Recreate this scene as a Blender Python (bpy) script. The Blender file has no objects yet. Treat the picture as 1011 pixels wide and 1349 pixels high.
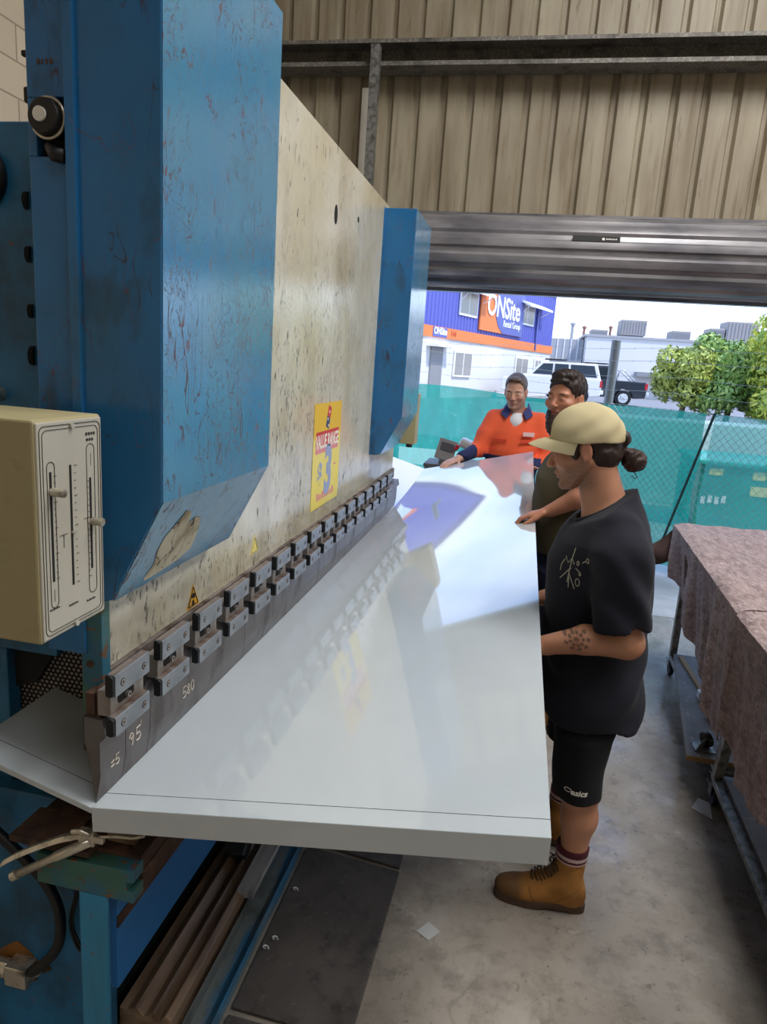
import bpy, math, random
import numpy as np
from mathutils import Vector, Matrix
PI = math.pi
random.seed(7)
COL = bpy.context.scene.collection
OFF = {}

# ---------------------------------------------------------------- objects
def tag(o, label=None, cat=None, group=None, kind=None):
    if label: o['label'] = label
    if cat: o['category'] = cat
    if group: o['group'] = group
    if kind: o['kind'] = kind
    return o

def thing(name, loc, label=None, cat=None, group=None, kind=None, rz=0):
    o = bpy.data.objects.new(name, None); COL.objects.link(o)
    o.location = loc; o.rotation_euler = (0, 0, rz); o.empty_display_size = .1
    OFF[o.name] = Matrix.Translation(loc) @ Matrix.Rotation(rz, 4, 'Z')
    return tag(o, label, cat, group, kind)

class MB:
    """collects shapes in world coordinates and links them as one mesh object"""
    def __init__(s): s.v = []; s.f = []; s.m = []
    def add(s, vs, fs, mi=0):
        n = len(s.v); s.v += [tuple(p) for p in vs]
        s.f += [tuple(i + n for i in f) for f in fs]; s.m += [mi] * len(fs); return s
    def box(s, x0, x1, y0, y1, z0, z1, mi=0, M=None):
        P = [Vector((x, y, z)) for z in (z0, z1) for y in (y0, y1) for x in (x0, x1)]
        if M: P = [M @ p for p in P]
        return s.add(P, [(0, 2, 3, 1), (4, 5, 7, 6), (0, 1, 5, 4), (2, 6, 7, 3), (0, 4, 6, 2), (1, 3, 7, 5)], mi)
    def obox(s, c, size, R, mi=0):
        M = Matrix.Translation(c) @ R.to_4x4(); a, b, d = [q / 2 for q in size]
        return s.box(-a, a, -b, b, -d, d, mi, M)
    def prism(s, poly, axis, a, b, mi=0, M=None):
        """poly in the two other axes (order x,y,z), extruded along axis"""
        def mk(p, t):
            q = {'x': (t, p[0], p[1]), 'y': (p[0], t, p[1]), 'z': (p[0], p[1], t)}[axis]
            q = Vector(q); return M @ q if M else q
        n = len(poly); V = [mk(p, a) for p in poly] + [mk(p, b) for p in poly]
        F = [tuple(range(n))[::-1], tuple(range(n, 2 * n))] + [(i, (i + 1) % n, n + (i + 1) % n, n + i) for i in range(n)]
        return s.add(V, F, mi)
    def tube(s, pts, r, n=10, mi=0, cap=True):
        pts = [Vector(p) for p in pts]; rs = r if isinstance(r, (list, tuple)) else [r] * len(pts)
        V = []; F = []; up = None
        for i, p in enumerate(pts):
            d = (pts[min(i + 1, len(pts) - 1)] - pts[max(i - 1, 0)]).normalized()
            if up is None: up = d.orthogonal().normalized()
            up = (up - d * up.dot(d)).normalized(); w = d.cross(up)
            V += [p + (up * math.cos(2 * PI * k / n) + w * math.sin(2 * PI * k / n)) * rs[i] for k in range(n)]
        for i in range(len(pts) - 1):
            F += [(i * n + k, i * n + (k + 1) % n, (i + 1) * n + (k + 1) % n, (i + 1) * n + k) for k in range(n)]
        if cap: F += [tuple(range(n))[::-1], tuple((len(pts) - 1) * n + k for k in range(n))]
        return s.add(V, F, mi)
    def cyl(s, a, b, r, n=16, mi=0): return s.tube([a, b], r, n, mi)
    def sphere(s, c, r, nu=16, nv=10, mi=0, M=None):
        r = r if hasattr(r, '__len__') else (r, r, r); V = []; F = []
        for j in range(nv + 1):
            t = PI * j / nv
            for i in range(nu):
                a = 2 * PI * i / nu
                p = Vector((r[0] * math.sin(t) * math.cos(a), r[1] * math.sin(t) * math.sin(a), r[2] * math.cos(t)))
                V.append((M @ p if M else p) + Vector(c))
        for j in range(nv):
            F += [(j * nu + i, (j + 1) * nu + i, (j + 1) * nu + (i + 1) % nu, j * nu + (i + 1) % nu) for i in range(nu)]
        return s.add(V, F, mi)
    def grid(s, fn, nu, nv, mi=0):
        V = [fn(i / nu, j / nv) for j in range(nv + 1) for i in range(nu + 1)]
        F = [(j * (nu + 1) + i, j * (nu + 1) + i + 1, (j + 1) * (nu + 1) + i + 1, (j + 1) * (nu + 1) + i) for j in range(nv) for i in range(nu)]
        return s.add(V, F, mi)
    def build(s, name, mats, parent=None, smooth=False, bevel=0, solid=0, loc=None, **tg):
        me = bpy.data.meshes.new(name)
        if parent is not None:
            Mi = OFF[parent.name].inverted(); o_off = OFF[parent.name]
        else:
            if loc is None:
                A = np.array([tuple(p) for p in s.v]); loc = ((A[:, 0].min() + A[:, 0].max()) / 2, (A[:, 1].min() + A[:, 1].max()) / 2, A[:, 2].min())
            o_off = Matrix.Translation(loc); Mi = o_off.inverted()
        me.from_pydata([tuple(Mi @ Vector(p)) for p in s.v], [], s.f)
        for m in (mats if isinstance(mats, (list, tuple)) else [mats]): me.materials.append(m)
        me.polygons.foreach_set('material_index', s.m)
        if smooth: me.polygons.foreach_set('use_smooth', [True] * len(me.polygons))
        me.validate(); me.update()
        o = bpy.data.objects.new(name, me); COL.objects.link(o)
        if parent is not None: o.parent = parent
        else: o.location = loc
        OFF[o.name] = o_off
        if solid:
            q = o.modifiers.new('solid', 'SOLIDIFY'); q.thickness = solid; q.offset = 0
            if smooth: q = o.modifiers.new('split', 'EDGE_SPLIT'); q.split_angle = .7
        if bevel:
            q = o.modifiers.new('bevel', 'BEVEL'); q.width = bevel; q.segments = 2; q.limit_method = 'ANGLE'; q.angle_limit = .6
            q.harden_normals = False
        tag(o, tg.get('label'), tg.get('cat'), tg.get('group'), tg.get('kind'))
        return o

def text_geo(txt, size, M, mb, extrude=.0005, mi=0, xscale=1, shear=0, bold=0):
    cu = bpy.data.curves.new('t', 'FONT'); cu.body = txt; cu.size = size; cu.extrude = extrude; cu.resolution_u = 3
    cu.align_x = 'CENTER'; cu.align_y = 'CENTER'; cu.shear = shear; cu.offset = bold
    ob = bpy.data.objects.new('t', cu); COL.objects.link(ob)
    dg = bpy.context.evaluated_depsgraph_get(); dg.update()
    me = bpy.data.meshes.new_from_object(ob.evaluated_get(dg))
    mb.add([M @ Vector((v.co.x * xscale, v.co.y, v.co.z)) for v in me.vertices], [tuple(p.vertices) for p in me.polygons], mi)
    bpy.data.objects.remove(ob); bpy.data.curves.remove(cu); bpy.data.meshes.remove(me)

def frame(o, ex, ey):
    """matrix whose local x runs along ex, local y along ey, origin o"""
    ex = Vector(ex).normalized(); ey = Vector(ey); ey = (ey - ex * ey.dot(ex)).normalized(); ez = ex.cross(ey)
    M = Matrix((ex, ey, ez)).transposed().to_4x4(); M.translation = Vector(o); return M

def copy_tree(o, parent=None):
    c = o.copy(); COL.objects.link(c); c.parent = parent
    OFF[c.name] = OFF[o.name]
    for ch in list(o.children): copy_tree(ch, c)
    return c

# ---------------------------------------------------------------- materials
class N:
    def __init__(s, m):
        s.t = m.node_tree; s.n = s.t.nodes; s.l = s.t.links
    def new(s, typ, **kw):
        q = s.n.new(typ)
        for k, v in kw.items(): setattr(q, k, v)
        return q
    def link(s, a, b): s.l.new(a, b)
    def math(s, op, a, b=None, clamp=False):
        q = s.new('ShaderNodeMath', operation=op); q.use_clamp = clamp
        for i, x in enumerate((a, b)):
            if x is None: continue
            if isinstance(x, (int, float)): q.inputs[i].default_value = x
            else: s.link(x, q.inputs[i])
        return q.outputs[0]
    def rng(s, x, lo, hi, a=0., b=1.):
        q = s.new('ShaderNodeMapRange'); q.clamp = True
        s.link(x, q.inputs[0]); q.inputs[1].default_value = lo; q.inputs[2].default_value = hi
        q.inputs[3].default_value = a; q.inputs[4].default_value = b
        return q.outputs[0]
    def coord(s, scale=(1, 1, 1), off=(0, 0, 0)):
        if not hasattr(s, 'tc'): s.tc = s.new('ShaderNodeTexCoord')
        q = s.new('ShaderNodeMapping'); s.link(s.tc.outputs['Object'], q.inputs[0])
        q.inputs['Scale'].default_value = scale; q.inputs['Location'].default_value = off
        return q.outputs[0]
    def noise(s, size, scale=(1, 1, 1), det=4, dist=0, rough=.55, off=(0, 0, 0)):
        q = s.new('ShaderNodeTexNoise'); s.link(s.coord(scale, off), q.inputs['Vector'])
        q.inputs['Scale'].default_value = size; q.inputs['Detail'].default_value = det
        q.inputs['Roughness'].default_value = rough; q.inputs['Distortion'].default_value = dist
        return q.outputs[0]
    def mix(s, fac, a, b):
        q = s.new('ShaderNodeMix', data_type='RGBA')
        if isinstance(fac, (int, float)): q.inputs[0].default_value = fac
        else: s.link(fac, q.inputs[0])
        for i, x in ((6, a), (7, b)):
            if isinstance(x, tuple): q.inputs[i].default_value = (*x[:3], 1)
            else: s.link(x, q.inputs[i])
        return q.outputs[2]

def srgb(h):
    c = [int(h[i:i + 2], 16) / 255 for i in (0, 2, 4)]
    return tuple(x / 12.92 if x <= .04045 else ((x + .055) / 1.055) ** 2.4 for x in c)

def mat(name, col, rough=.5, metal=0., layers=(), bump=None, attr=False, rvar=0, spec=.5, coat=0, emit=0, alpha=None, sheen=0, sss=0):
    """layers: dicts with col, size, scale, lo, hi, det, dist, kind ('blot' or 'scratch'), mask=(size,lo,hi), rough"""
    if isinstance(col, str): col = srgb(col)
    m = bpy.data.materials.new(name); m.use_nodes = True; g = N(m)
    b = g.n['Principled BSDF']
    b.inputs['Metallic'].default_value = metal; b.inputs['Specular IOR Level'].default_value = spec
    if coat: b.inputs['Coat Weight'].default_value = coat; b.inputs['Coat Roughness'].default_value = .06
    if sheen: b.inputs['Sheen Weight'].default_value = sheen
    if sss: b.inputs['Subsurface Weight'].default_value = sss; b.inputs['Subsurface Radius'].default_value = (.6, .25, .12); b.inputs['Subsurface Scale'].default_value = .01
    c = col; r = rough
    if attr:
        a = g.new('ShaderNodeAttribute'); a.attribute_name = 'Col'; c = a.outputs['Color']
    bumps = []
    for L in layers:
        lc = srgb(L['col']) if isinstance(L['col'], str) else L['col']
        nz = g.noise(L.get('size', 5), L.get('scale', (1, 1, 1)), L.get('det', 4), L.get('dist', 0), L.get('nr', .55), L.get('off', (0, 0, 0)))
        if L.get('kind') == 'scratch':
            w = L.get('w', .01); f = g.rng(g.math('ABSOLUTE', g.math('SUBTRACT', nz, L.get('c', .5))), w * .4, w, 1, 0)
        else: f = g.rng(nz, L.get('lo', .5), L.get('hi', .7))
        if 'mask' in L:
            k = L['mask']; f = g.math('MULTIPLY', f, g.rng(g.noise(k[0], off=(3, 1, 2), det=2), k[1], k[2]))
        if 'band' in L:   # wear confined to a height band of the thing itself: axis, lo, hi (fades in between)
            ax, lo, hi = L['band']; sp = g.new('ShaderNodeSeparateXYZ'); g.link(g.coord(), sp.inputs[0])
            f = g.math('MULTIPLY', f, g.rng(sp.outputs[ax], lo, hi))
        f = g.math('MULTIPLY', f, L.get('amt', 1.))
        c = g.mix(f, c, lc)
        if 'rough' in L:
            q = g.new('ShaderNodeMix', data_type='FLOAT'); g.link(f, q.inputs[0])
            if isinstance(r, float): q.inputs[2].default_value = r
            else: g.link(r, q.inputs[2])
            q.inputs[3].default_value = L['rough']; r = q.outputs[0]
    if isinstance(c, tuple): b.inputs['Base Color'].default_value = (*c[:3], 1)
    else: g.link(c, b.inputs['Base Color'])
    if isinstance(r, float) and rvar:
        r = g.rng(g.noise(4, det=5), .3, .7, r - rvar, r + rvar)
    if isinstance(r, float): b.inputs['Roughness'].default_value = r
    else: g.link(r, b.inputs['Roughness'])
    if bump:
        q = g.new('ShaderNodeBump'); q.inputs['Strength'].default_value = bump[0]; q.inputs['Distance'].default_value = bump[2] if len(bump) > 2 else .01
        g.link(g.noise(bump[1], bump[3] if len(bump) > 3 else (1, 1, 1), 5), q.inputs['Height']); g.link(q.outputs[0], b.inputs['Normal'])
    if emit:
        b.inputs['Emission Color'].default_value = (*col, 1); b.inputs['Emission Strength'].default_value = emit
    if alpha is not None: b.inputs['Alpha'].default_value = alpha
    return m
# ---------------------------------------------------------------- palette
rust = '6b4a38'
M = {}
M['blue'] = mat('blue_paint', '2870a8', .2, layers=[
    dict(col='235a80', size=1.6, scale=(1, 1, .6), lo=.42, hi=.62, amt=.6, nr=.65),
    dict(col='2e6180', size=6, scale=(1, 1, .5), lo=.5, hi=.72, amt=.7, rough=.32),
    dict(col='1c5f96', size=2.2, lo=.45, hi=.7, amt=.6),
    dict(col='2b4250', size=5, scale=(1, 1, .6), lo=.55, hi=.66, amt=.65, rough=.5, nr=.7), dict(col='5a5048', size=11, scale=(1.6, 1, .35), lo=.68, hi=.72, amt=.7, rough=.6),
    dict(col='5c3c40', kind='scratch', size=9, scale=(1, 1, .45), w=.006, det=2, dist=1.5, mask=(5, .5, .6), rough=.5, amt=.85),
    dict(col='3c3038', kind='scratch', size=16, scale=(1, 1, .3), w=.006, det=1, dist=.6, mask=(9, .52, .6), rough=.5, amt=.8)],
    bump=(.12, 260, .002))
M['blue_worn_lit'] = mat('blue_paint_scratched_lit', '4a86a8', .10, spec=1., layers=[  # scratches are wear; the paler base carries the light on the front
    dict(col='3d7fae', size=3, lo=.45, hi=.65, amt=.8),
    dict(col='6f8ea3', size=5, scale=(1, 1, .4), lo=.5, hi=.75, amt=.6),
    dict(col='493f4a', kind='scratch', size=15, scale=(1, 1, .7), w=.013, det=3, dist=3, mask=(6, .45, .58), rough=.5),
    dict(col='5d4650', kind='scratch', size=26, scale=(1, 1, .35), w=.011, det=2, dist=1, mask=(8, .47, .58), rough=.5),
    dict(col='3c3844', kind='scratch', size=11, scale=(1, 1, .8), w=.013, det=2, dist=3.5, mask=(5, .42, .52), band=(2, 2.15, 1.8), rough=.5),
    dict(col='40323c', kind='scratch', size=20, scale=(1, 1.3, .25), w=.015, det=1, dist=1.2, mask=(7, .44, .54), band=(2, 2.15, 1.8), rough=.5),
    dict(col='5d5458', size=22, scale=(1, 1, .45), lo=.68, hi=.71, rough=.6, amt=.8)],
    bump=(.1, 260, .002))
M['blue_chamfer'] = mat('blue_paint_rubbed_lit', '7295b2', .3, layers=[  # unused; scratches plus a base paled by the white sheet's reflection
    dict(col='5d86a8', size=5, lo=.45, hi=.65, amt=.7),
    dict(col='3d4050', kind='scratch', size=24, scale=(1, 1, 1), w=.02, det=3, dist=3, mask=(5, .4, .52), rough=.5),
    dict(col='7a5a58', size=20, lo=.62, hi=.68, rough=.6)])
M['teal'] = mat('teal_paint', '2b5f6c', .45, layers=[
    dict(col='2a6a8e', size=4, lo=.45, hi=.6, amt=.7), dict(col=rust, size=22, lo=.6, hi=.66, rough=.8),
    dict(col='3c6654', size=9, lo=.45, hi=.6, amt=.8), dict(col='7a4a30', size=35, scale=(1, 1, 2), lo=.6, hi=.66)], bump=(.3, 60, .003))
M['blue_dirty'] = mat('blue_paint_grimy', '24709f', .5, layers=[
    dict(col='1c4258', size=4, lo=.42, hi=.62, amt=.85, nr=.65), dict(col='14303f', size=8, scale=(1, 1, .4), lo=.5, hi=.75, amt=.6),
    dict(col=rust, size=25, lo=.68, hi=.72, rough=.8)])
M['blue_beam'] = mat('blue_paint_beam', '2a74bc', .4, layers=[
    dict(col='5c2f33', size=4, scale=(1, .15, 3), lo=.52, hi=.6, amt=.8), dict(col='2a86c8', size=10, scale=(1, .1, 1), lo=.5, hi=.8, amt=.6)])
M['post_blue'] = mat('blue_paint_post', '2c8bbb', .45, layers=[
    dict(col='2a7393', size=8, scale=(1, 1, .25), lo=.4, hi=.65, amt=.8), dict(col='7a4a34', size=30, lo=.66, hi=.7, rough=.8),
    dict(col='4aa3c8', size=30, scale=(1, 1, .08), lo=.5, hi=.8, amt=.5)])
M['ram'] = mat('cream_paint', 'c6c0aa', .19, spec=1., layers=[
    dict(col='98865f', size=3, scale=(1, 1, .35), lo=.46, hi=.72, amt=.8), dict(col='8d8a80', size=6, scale=(1, 1, .3), lo=.52, hi=.7, amt=.5, nr=.7),
    dict(col='d6d2c6', size=2.2, lo=.42, hi=.6, amt=.55), dict(col='b3a070', size=1.6, lo=.5, hi=.72, amt=.5),
    dict(col='55514a', kind='scratch', size=22, scale=(1, 1.2, .2), w=.008, det=2, dist=1.2, mask=(11, .47, .55), rough=.5, amt=.8), dict(col='55514a', kind='scratch', size=40, scale=(1, .5, .6), w=.01, det=1, dist=2, mask=(16, .54, .6), rough=.5, amt=.7),
    dict(col='55504a', size=70, scale=(1, 1.3, .45), lo=.60, hi=.62, det=3, mask=(5, .42, .54), band=(2, 2.3, 1.8), rough=.6, amt=.9), dict(col='4a4640', kind='scratch', size=26, scale=(1, 1.5, .22), w=.010, det=2, dist=1, mask=(9, .5, .58), band=(2, 2.4, 1.9), rough=.5, amt=.85),
    dict(col='5d564e', size=34, scale=(1, 1, .35), lo=.68, hi=.7, det=3, rough=.6)],
    bump=(.25, 90, .002))
M['cream'] = mat('cream_box_paint', 'a09570', .5, layers=[
    dict(col='a59a72', size=5, lo=.4, hi=.7, amt=.7), dict(col='4a453a', kind='scratch', size=5, w=.004, det=1, dist=1, mask=(4, .5, .6)),
    dict(col='8c8058', size=30, lo=.6, hi=.75, amt=.5)])
M['scale_panel'] = mat('scale_panel', 'b2aea0', .35, metal=.15, layers=[
    dict(col='a8a496', size=6, scale=(1, 1, .4), lo=.45, hi=.7, amt=.8), dict(col='57524a', size=14, scale=(1, 1, .3), lo=.66, hi=.74)])
M['black_line'] = mat('black_print', '1c1c1c', .7)
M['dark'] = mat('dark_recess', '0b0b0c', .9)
M['steel'] = mat('machined_steel', '6f7479', .33, metal=.75, layers=[
    dict(col='54575a', size=12, lo=.45, hi=.7, rough=.5)], bump=(.08, 200, .002))
M['clamp'] = mat('clamp_block_steel', '8b9096', .38, metal=.5, layers=[dict(col='5f656b', size=16, lo=.4, hi=.7, amt=.7)], bump=(.1, 160, .002))
M['clamp_back'] = mat('clamp_back_steel', '8f8984', .5, metal=.3, layers=[dict(col='6d5f55', size=14, lo=.5, hi=.7)])
M['black_steel'] = mat('blackened_steel', '15161a', .5, metal=.2)
M['punch'] = mat('punch_steel', '6b6564', .36, metal=.55, layers=[
    dict(col='77777b', size=7, scale=(1, .4, 2), lo=.45, hi=.7, amt=.8), dict(col='433c38', size=14, scale=(1, 1, .5), lo=.55, hi=.75, amt=.7, rough=.6)],
    bump=(.12, 60, .003, (1, 1, .3)))
M['rail'] = mat('rusty_rail', '7d736c', .6, metal=.3, layers=[dict(col='4c3a31', size=15, lo=.45, hi=.65)])
M['rusty'] = mat('rusty_steel', '5a4034', .75, metal=.15, layers=[
    dict(col='2d221d', size=8, lo=.42, hi=.62), dict(col='7a5a45', size=25, lo=.55, hi=.7, amt=.7)], bump=(.4, 50, .003))
M['die'] = mat('oiled_die_steel', 'a58b72', .42, metal=.15, layers=[
    dict(col='5f4838', size=5, scale=(3, .5, 3), lo=.42, hi=.62, amt=.85), dict(col='8d8176', size=9, scale=(3, .3, 3), lo=.58, hi=.75, amt=.7)], bump=(.2, 40, .003))
M['channel'] = mat('blue_channel_steel', '7d8584', .5, layers=[
    dict(col='3a78a0', size=5, scale=(3, .4, 2), lo=.42, hi=.55), dict(col='4a4c4c', size=9, lo=.5, hi=.66, amt=.6)])
M['alu'] = mat('mill_aluminium', 'dfe2e6', .4, metal=.1, layers=[dict(col='8b9096', size=20, scale=(1, .1, 1), lo=.45, hi=.65, rough=.5)])
M['chrome'] = mat('nickel_plate', 'cdc6b6', .28, metal=.75, layers=[dict(col='6a6152', size=30, lo=.5, hi=.7, rough=.45)])
M['sheet'] = mat('white_coated_sheet', 'bac2c7', .035, spec=1., coat=.7, layers=[
    dict(col='b3bbc0', size=3, lo=.4, hi=.7, amt=.6)], bump=(.015, 5, .004))
M['sheet_under'] = mat('sheet_back', 'a9a9a2', .3)
M['pencil'] = mat('pencil_line', '4a4c4d', .8)
M['chalk'] = mat('chalk', 'd8cfc4', .9)
M['black_rubber'] = mat('black_rubber', '101113', .45)
M['white'] = mat('white_plastic', 'd8d4ca', .4)
M['galv'] = mat('galvanised_steel', '8d8d8a', .45, metal=.6, layers=[dict(col='5c5c5a', size=30, lo=.45, hi=.6), dict(col='b0b0ac', size=60, lo=.55, hi=.7, amt=.7)])
M['galv_dark'] = mat('galvanised_girt', '6a6660', .6, metal=.3, layers=[dict(col='8c8980', size=60, lo=.5, hi=.6, amt=.8), dict(col='2f2c2a', size=8, lo=.5, hi=.7, amt=.7)])
M['wall_sheet'] = mat('ribbed_wall_sheet', '958a76', .5, layers=[
    dict(col='7a6c54', size=3, scale=(3, 1, .35), lo=.42, hi=.70, amt=.85), dict(col='a89f88', size=2, scale=(2, 1, .5), lo=.45, hi=.7, amt=.8),
    dict(col='6b583c', size=12, scale=(2, 1, .12), lo=.55, hi=.72, amt=.6), dict(col='5c4a32', size=5, scale=(3, 1, .5), lo=.64, hi=.7, amt=.5, nr=.7)])
M['door'] = mat('door_curtain', '918e90', .28, metal=.25, layers=[dict(col='5b5a60', size=5, scale=(.4, 1, 1), lo=.4, hi=.7)])
M['brick'] = None
M['poster_y'] = mat('poster_yellow', 'dcb21e', .4)
M['poster_p'] = mat('poster_pale_yellow', 'dfd07a', .6, layers=[dict(col='e2cf58', size=4, lo=.4, hi=.7)])
M['poster_r'] = mat('poster_red', 'c0302c', .5)
M['poster_pk'] = mat('poster_faded_glare_red', 'd3868b', .6)
M['poster_b'] = mat('poster_blue', '93a0c4', .6)
M['poster_w'] = mat('poster_white', 'e6e2d8', .6)
M['yellow'] = mat('warning_yellow', 'd8a02a', .5, layers=[dict(col='a88a4a', size=40, lo=.55, hi=.65)])
M['felt'] = mat('felt_blanket', 'a48e8b', .95, layers=[
    dict(col='806a68', size=30, scale=(1, .35, 1), lo=.4, hi=.62, amt=.9), dict(col='c0adaa', size=80, scale=(1, .4, 1), lo=.5, hi=.7, amt=.8),
    dict(col='3c302f', size=45, scale=(1, .3, 1), lo=.68, hi=.74)], bump=(1., 70, .012, (1, .4, 1)), spec=.1, sheen=.3)
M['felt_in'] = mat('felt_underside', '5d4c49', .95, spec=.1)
M['ply'] = mat('grey_board', '77716c', .6, layers=[dict(col='5f5955', size=6, lo=.4, hi=.7), dict(col='9a938c', size=30, lo=.6, hi=.7)])
M['ply_edge'] = mat('board_edge', '9a7a4c', .7)

# concrete floor ---------------------------------------------------
def concrete(name, base, dark, light, blots=True):
    m = mat(name, base, .5, layers=[
        dict(col=dark, size=1.3, lo=.42, hi=.66, amt=.75), dict(col=light, size=3.5, lo=.5, hi=.72, amt=.6),
        dict(col=dark, size=9, lo=.48, hi=.66, amt=.75, nr=.75), dict(col='4a4640', size=20, lo=.6, hi=.68, amt=.6, nr=.75), dict(col='3a3632', size=26, lo=.7, hi=.76, rough=.7, amt=.8),
        dict(col='4c4842', kind='scratch', size=1.1, w=.004, det=5, dist=.6, mask=(1.2, .5, .6), amt=.25),
        dict(col='c8c3b8', size=7, lo=.69, hi=.74, amt=.6)], bump=(.25, 30, .004))
    # worn glossy patches
    g = N(m); b = g.n['Principled BSDF']
    r = g.rng(g.noise(2.2, det=6, rough=.65, off=(5, 5, 5)), .42, .60, .16, .55)
    for l in list(b.inputs['Roughness'].links): g.l.remove(l)
    g.link(r, b.inputs['Roughness'])
    return m
M['floor'] = concrete('concrete_floor', '978f84', '756e65', 'b4ada3')
M['mat'] = mat('black_rubber_mat', '4b4643', .6, layers=[dict(col='5e5753', size=3, lo=.4, hi=.65), dict(col='3a3533', size=10, lo=.5, hi=.7, nr=.7), dict(col='6d655f', size=50, lo=.62, hi=.7, amt=.6)], bump=(.4, 50, .004))
M['slab'] = mat('pale_slab', 'b6b3ae', .7, layers=[dict(col='9d9993', size=.8, lo=.4, hi=.65), dict(col='c9c6c0', size=4, lo=.5, hi=.7, amt=.6)])
M['road'] = mat('asphalt', '8f8d8c', .85, layers=[dict(col='7c7a79', size=2, lo=.4, hi=.7)])
M['plain_wall'] = mat('painted_wall', '958b78', .8)
M['ceil'] = mat('roof_sheet', '8d8a84', .7)
def brickmat():
    m = mat('cream_blockwork', 'b9aa8e', .8); g = N(m); b = g.n['Principled BSDF']
    t = g.new('ShaderNodeTexBrick'); mp = g.new('ShaderNodeMapping'); tc = g.new('ShaderNodeTexCoord')
    sp = g.new('ShaderNodeSeparateXYZ'); cb = g.new('ShaderNodeCombineXYZ'); g.link(tc.outputs['Object'], sp.inputs[0]); g.link(sp.outputs[1], cb.inputs[0]); g.link(sp.outputs[2], cb.inputs[1]); g.link(cb.outputs[0], t.inputs['Vector'])
    t.inputs['Color1'].default_value = (*srgb('dccdb4'), 1); t.inputs['Color2'].default_value = (*srgb('d2c2aa'), 1); t.inputs['Mortar'].default_value = (*srgb('a89684'), 1)
    t.inputs['Scale'].default_value = 1; t.inputs['Brick Width'].default_value = .4; t.inputs['Row Height'].default_value = .2; t.inputs['Mortar Size'].default_value = .006
    g.link(t.outputs[0], b.inputs['Base Color']); return m
M['brick'] = brickmat()

# ---------------------------------------------------------------- the setting
S = dict(kind='structure')
MB().box(-3.2, 5.6, -5, 5.42, -.1, 0).build('floor', M['floor'], loc=(0, 0, 0), **S)
mb = MB().box(-9, 16, 5.432, 12.4, -.1, 0)
mb.box(-9, 16, 5.42, 5.432, -.1, -.012)
mb.build('floor_forecourt', M['slab'], loc=(0, 5.4, 0), **S)
MB().box(-30, 45, 12.4, 90, .3, .55).build('floor_street', M['road'], loc=(0, 12.4, 0), **S)
# ribbed front wall above the doorway and left of it
def ribbed(x0, x1, z0, z1, y, pitch=.2, phase=.0):
    pts = []; x = x0
    while x < x1:
        for dx, dy in ((0, 0), (pitch - .062, 0), (pitch - .046, .032), (pitch - .018, .032)):
            if x + dx < x1: pts.append((x + dx, y + dy))
        x += pitch
    pts.append((x1, y))
    back = [(p[0], p[1] + .004) for p in pts[::-1]]
    m = MB(); n = len(pts)
    V = [(p[0], p[1], z) for z in (z0, z1) for p in pts]
    m.add(V, [(i, i + 1, n + i + 1, n + i) for i in range(n - 1)])
    return m
ribbed(-3.2, 5.6, 2.86, 5.9, 5.46).build('wall_front', M['wall_sheet'], solid=.003, **S)
ribbed(-3.2, -1.55, 0, 2.86, 5.46).build('wall_front_left_panel', M['wall_sheet'], solid=.003, **S)
MB().box(5.0, 5.6, 5.44, 5.5, 0, 2.86).build('wall_front_right_panel', M['wall_sheet'], **S)
MB().box(-3.35, -3.2, -5, 5.5, 0, 6).build('wall_left', M['brick'], loc=(-3.2, 0, 0), **S)
MB().box(5.6, 5.75, -5, 5.5, 0, 6).build('wall_right', M['plain_wall'], **S)
mb = MB().box(-3.2, 5.6, -5.15, -5, 0, 6)
mb.build('wall_back', M['plain_wall'], **S)
mb = MB()
mb.box(-3.35, 5.75, -5.15, 5.5, 5.95, 6)
mb.build('ceiling', M['ceil'], **S)
# girt, stud and white upstand on the wall
mb = MB(); mb.prism([(5.43, 3.84), (5.43, 4.01), (5.25, 4.01), (5.25, 3.985), (5.255, 3.985), (5.255, 4.004), (5.424, 4.004), (5.424, 3.846), (5.255, 3.846), (5.255, 3.868), (5.25, 3.868), (5.25, 3.84)], 'x', -3.2, 5.6)
mb.build('trim_1', M['galv_dark'], **S)
mb = MB(); mb.prism([(-1.325, 5.18), (-1.262, 5.18), (-1.262, 5.24), (-1.268, 5.24), (-1.268, 5.186), (-1.319, 5.186), (-1.319, 5.24), (-1.325, 5.24)], 'z', 2.5, 3.95)
mb.build('trim_2', M['galv'], **S)
MB().box(-1.42, -1.345, 5.36, 5.42, 2.5, 3.74).build('trim_3', M['white'], bevel=.004, **S)

# roller door: rolled curtain drum, hanging slats, bottom rail
D = thing('door_1', (1.7, 5.2, 2.3), kind='structure')
mb = MB(); n = 180; prof = []
cy, cz, R0 = 5.13, 2.60, .245
nr = 14
for k in range(n):
    a = 2 * PI * k / n; ph = (a * nr / (2 * PI)) % 1
    rr = R0 - (.016 if ph < .38 else 0) - (.008 if .38 <= ph < .46 or ph > .94 else 0)
    prof.append((cy + rr * math.cos(a), cz + rr * math.sin(a)))
mb.prism(prof, 'x', -1.6, 5.05); mb.build('rolled_curtain', M['door'], D)
mb = MB(); pr = [(5.375, 2.62)]
z = 2.62
while z > 2.42:
    pr += [(5.375, z - .02), (5.36, z - .03), (5.36, z - .05), (5.375, z - .06)]; z -= .075
pr.append((5.375, z)); pr += [(p[0] + .003, p[1]) for p in pr[::-1]]
mb.prism(pr, 'x', -1.6, 5.05); mb.build('door_slats', M['door'], D)
mb = MB(); mb.prism([(5.33, 2.35), (5.40, 2.35), (5.40, 2.372), (5.385, 2.372), (5.385, 2.41), (5.35, 2.41), (5.35, 2.372), (5.33, 2.372)], 'x', -1.6, 5.05)
mb.build('bottom_rail', M['door'], D)
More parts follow.
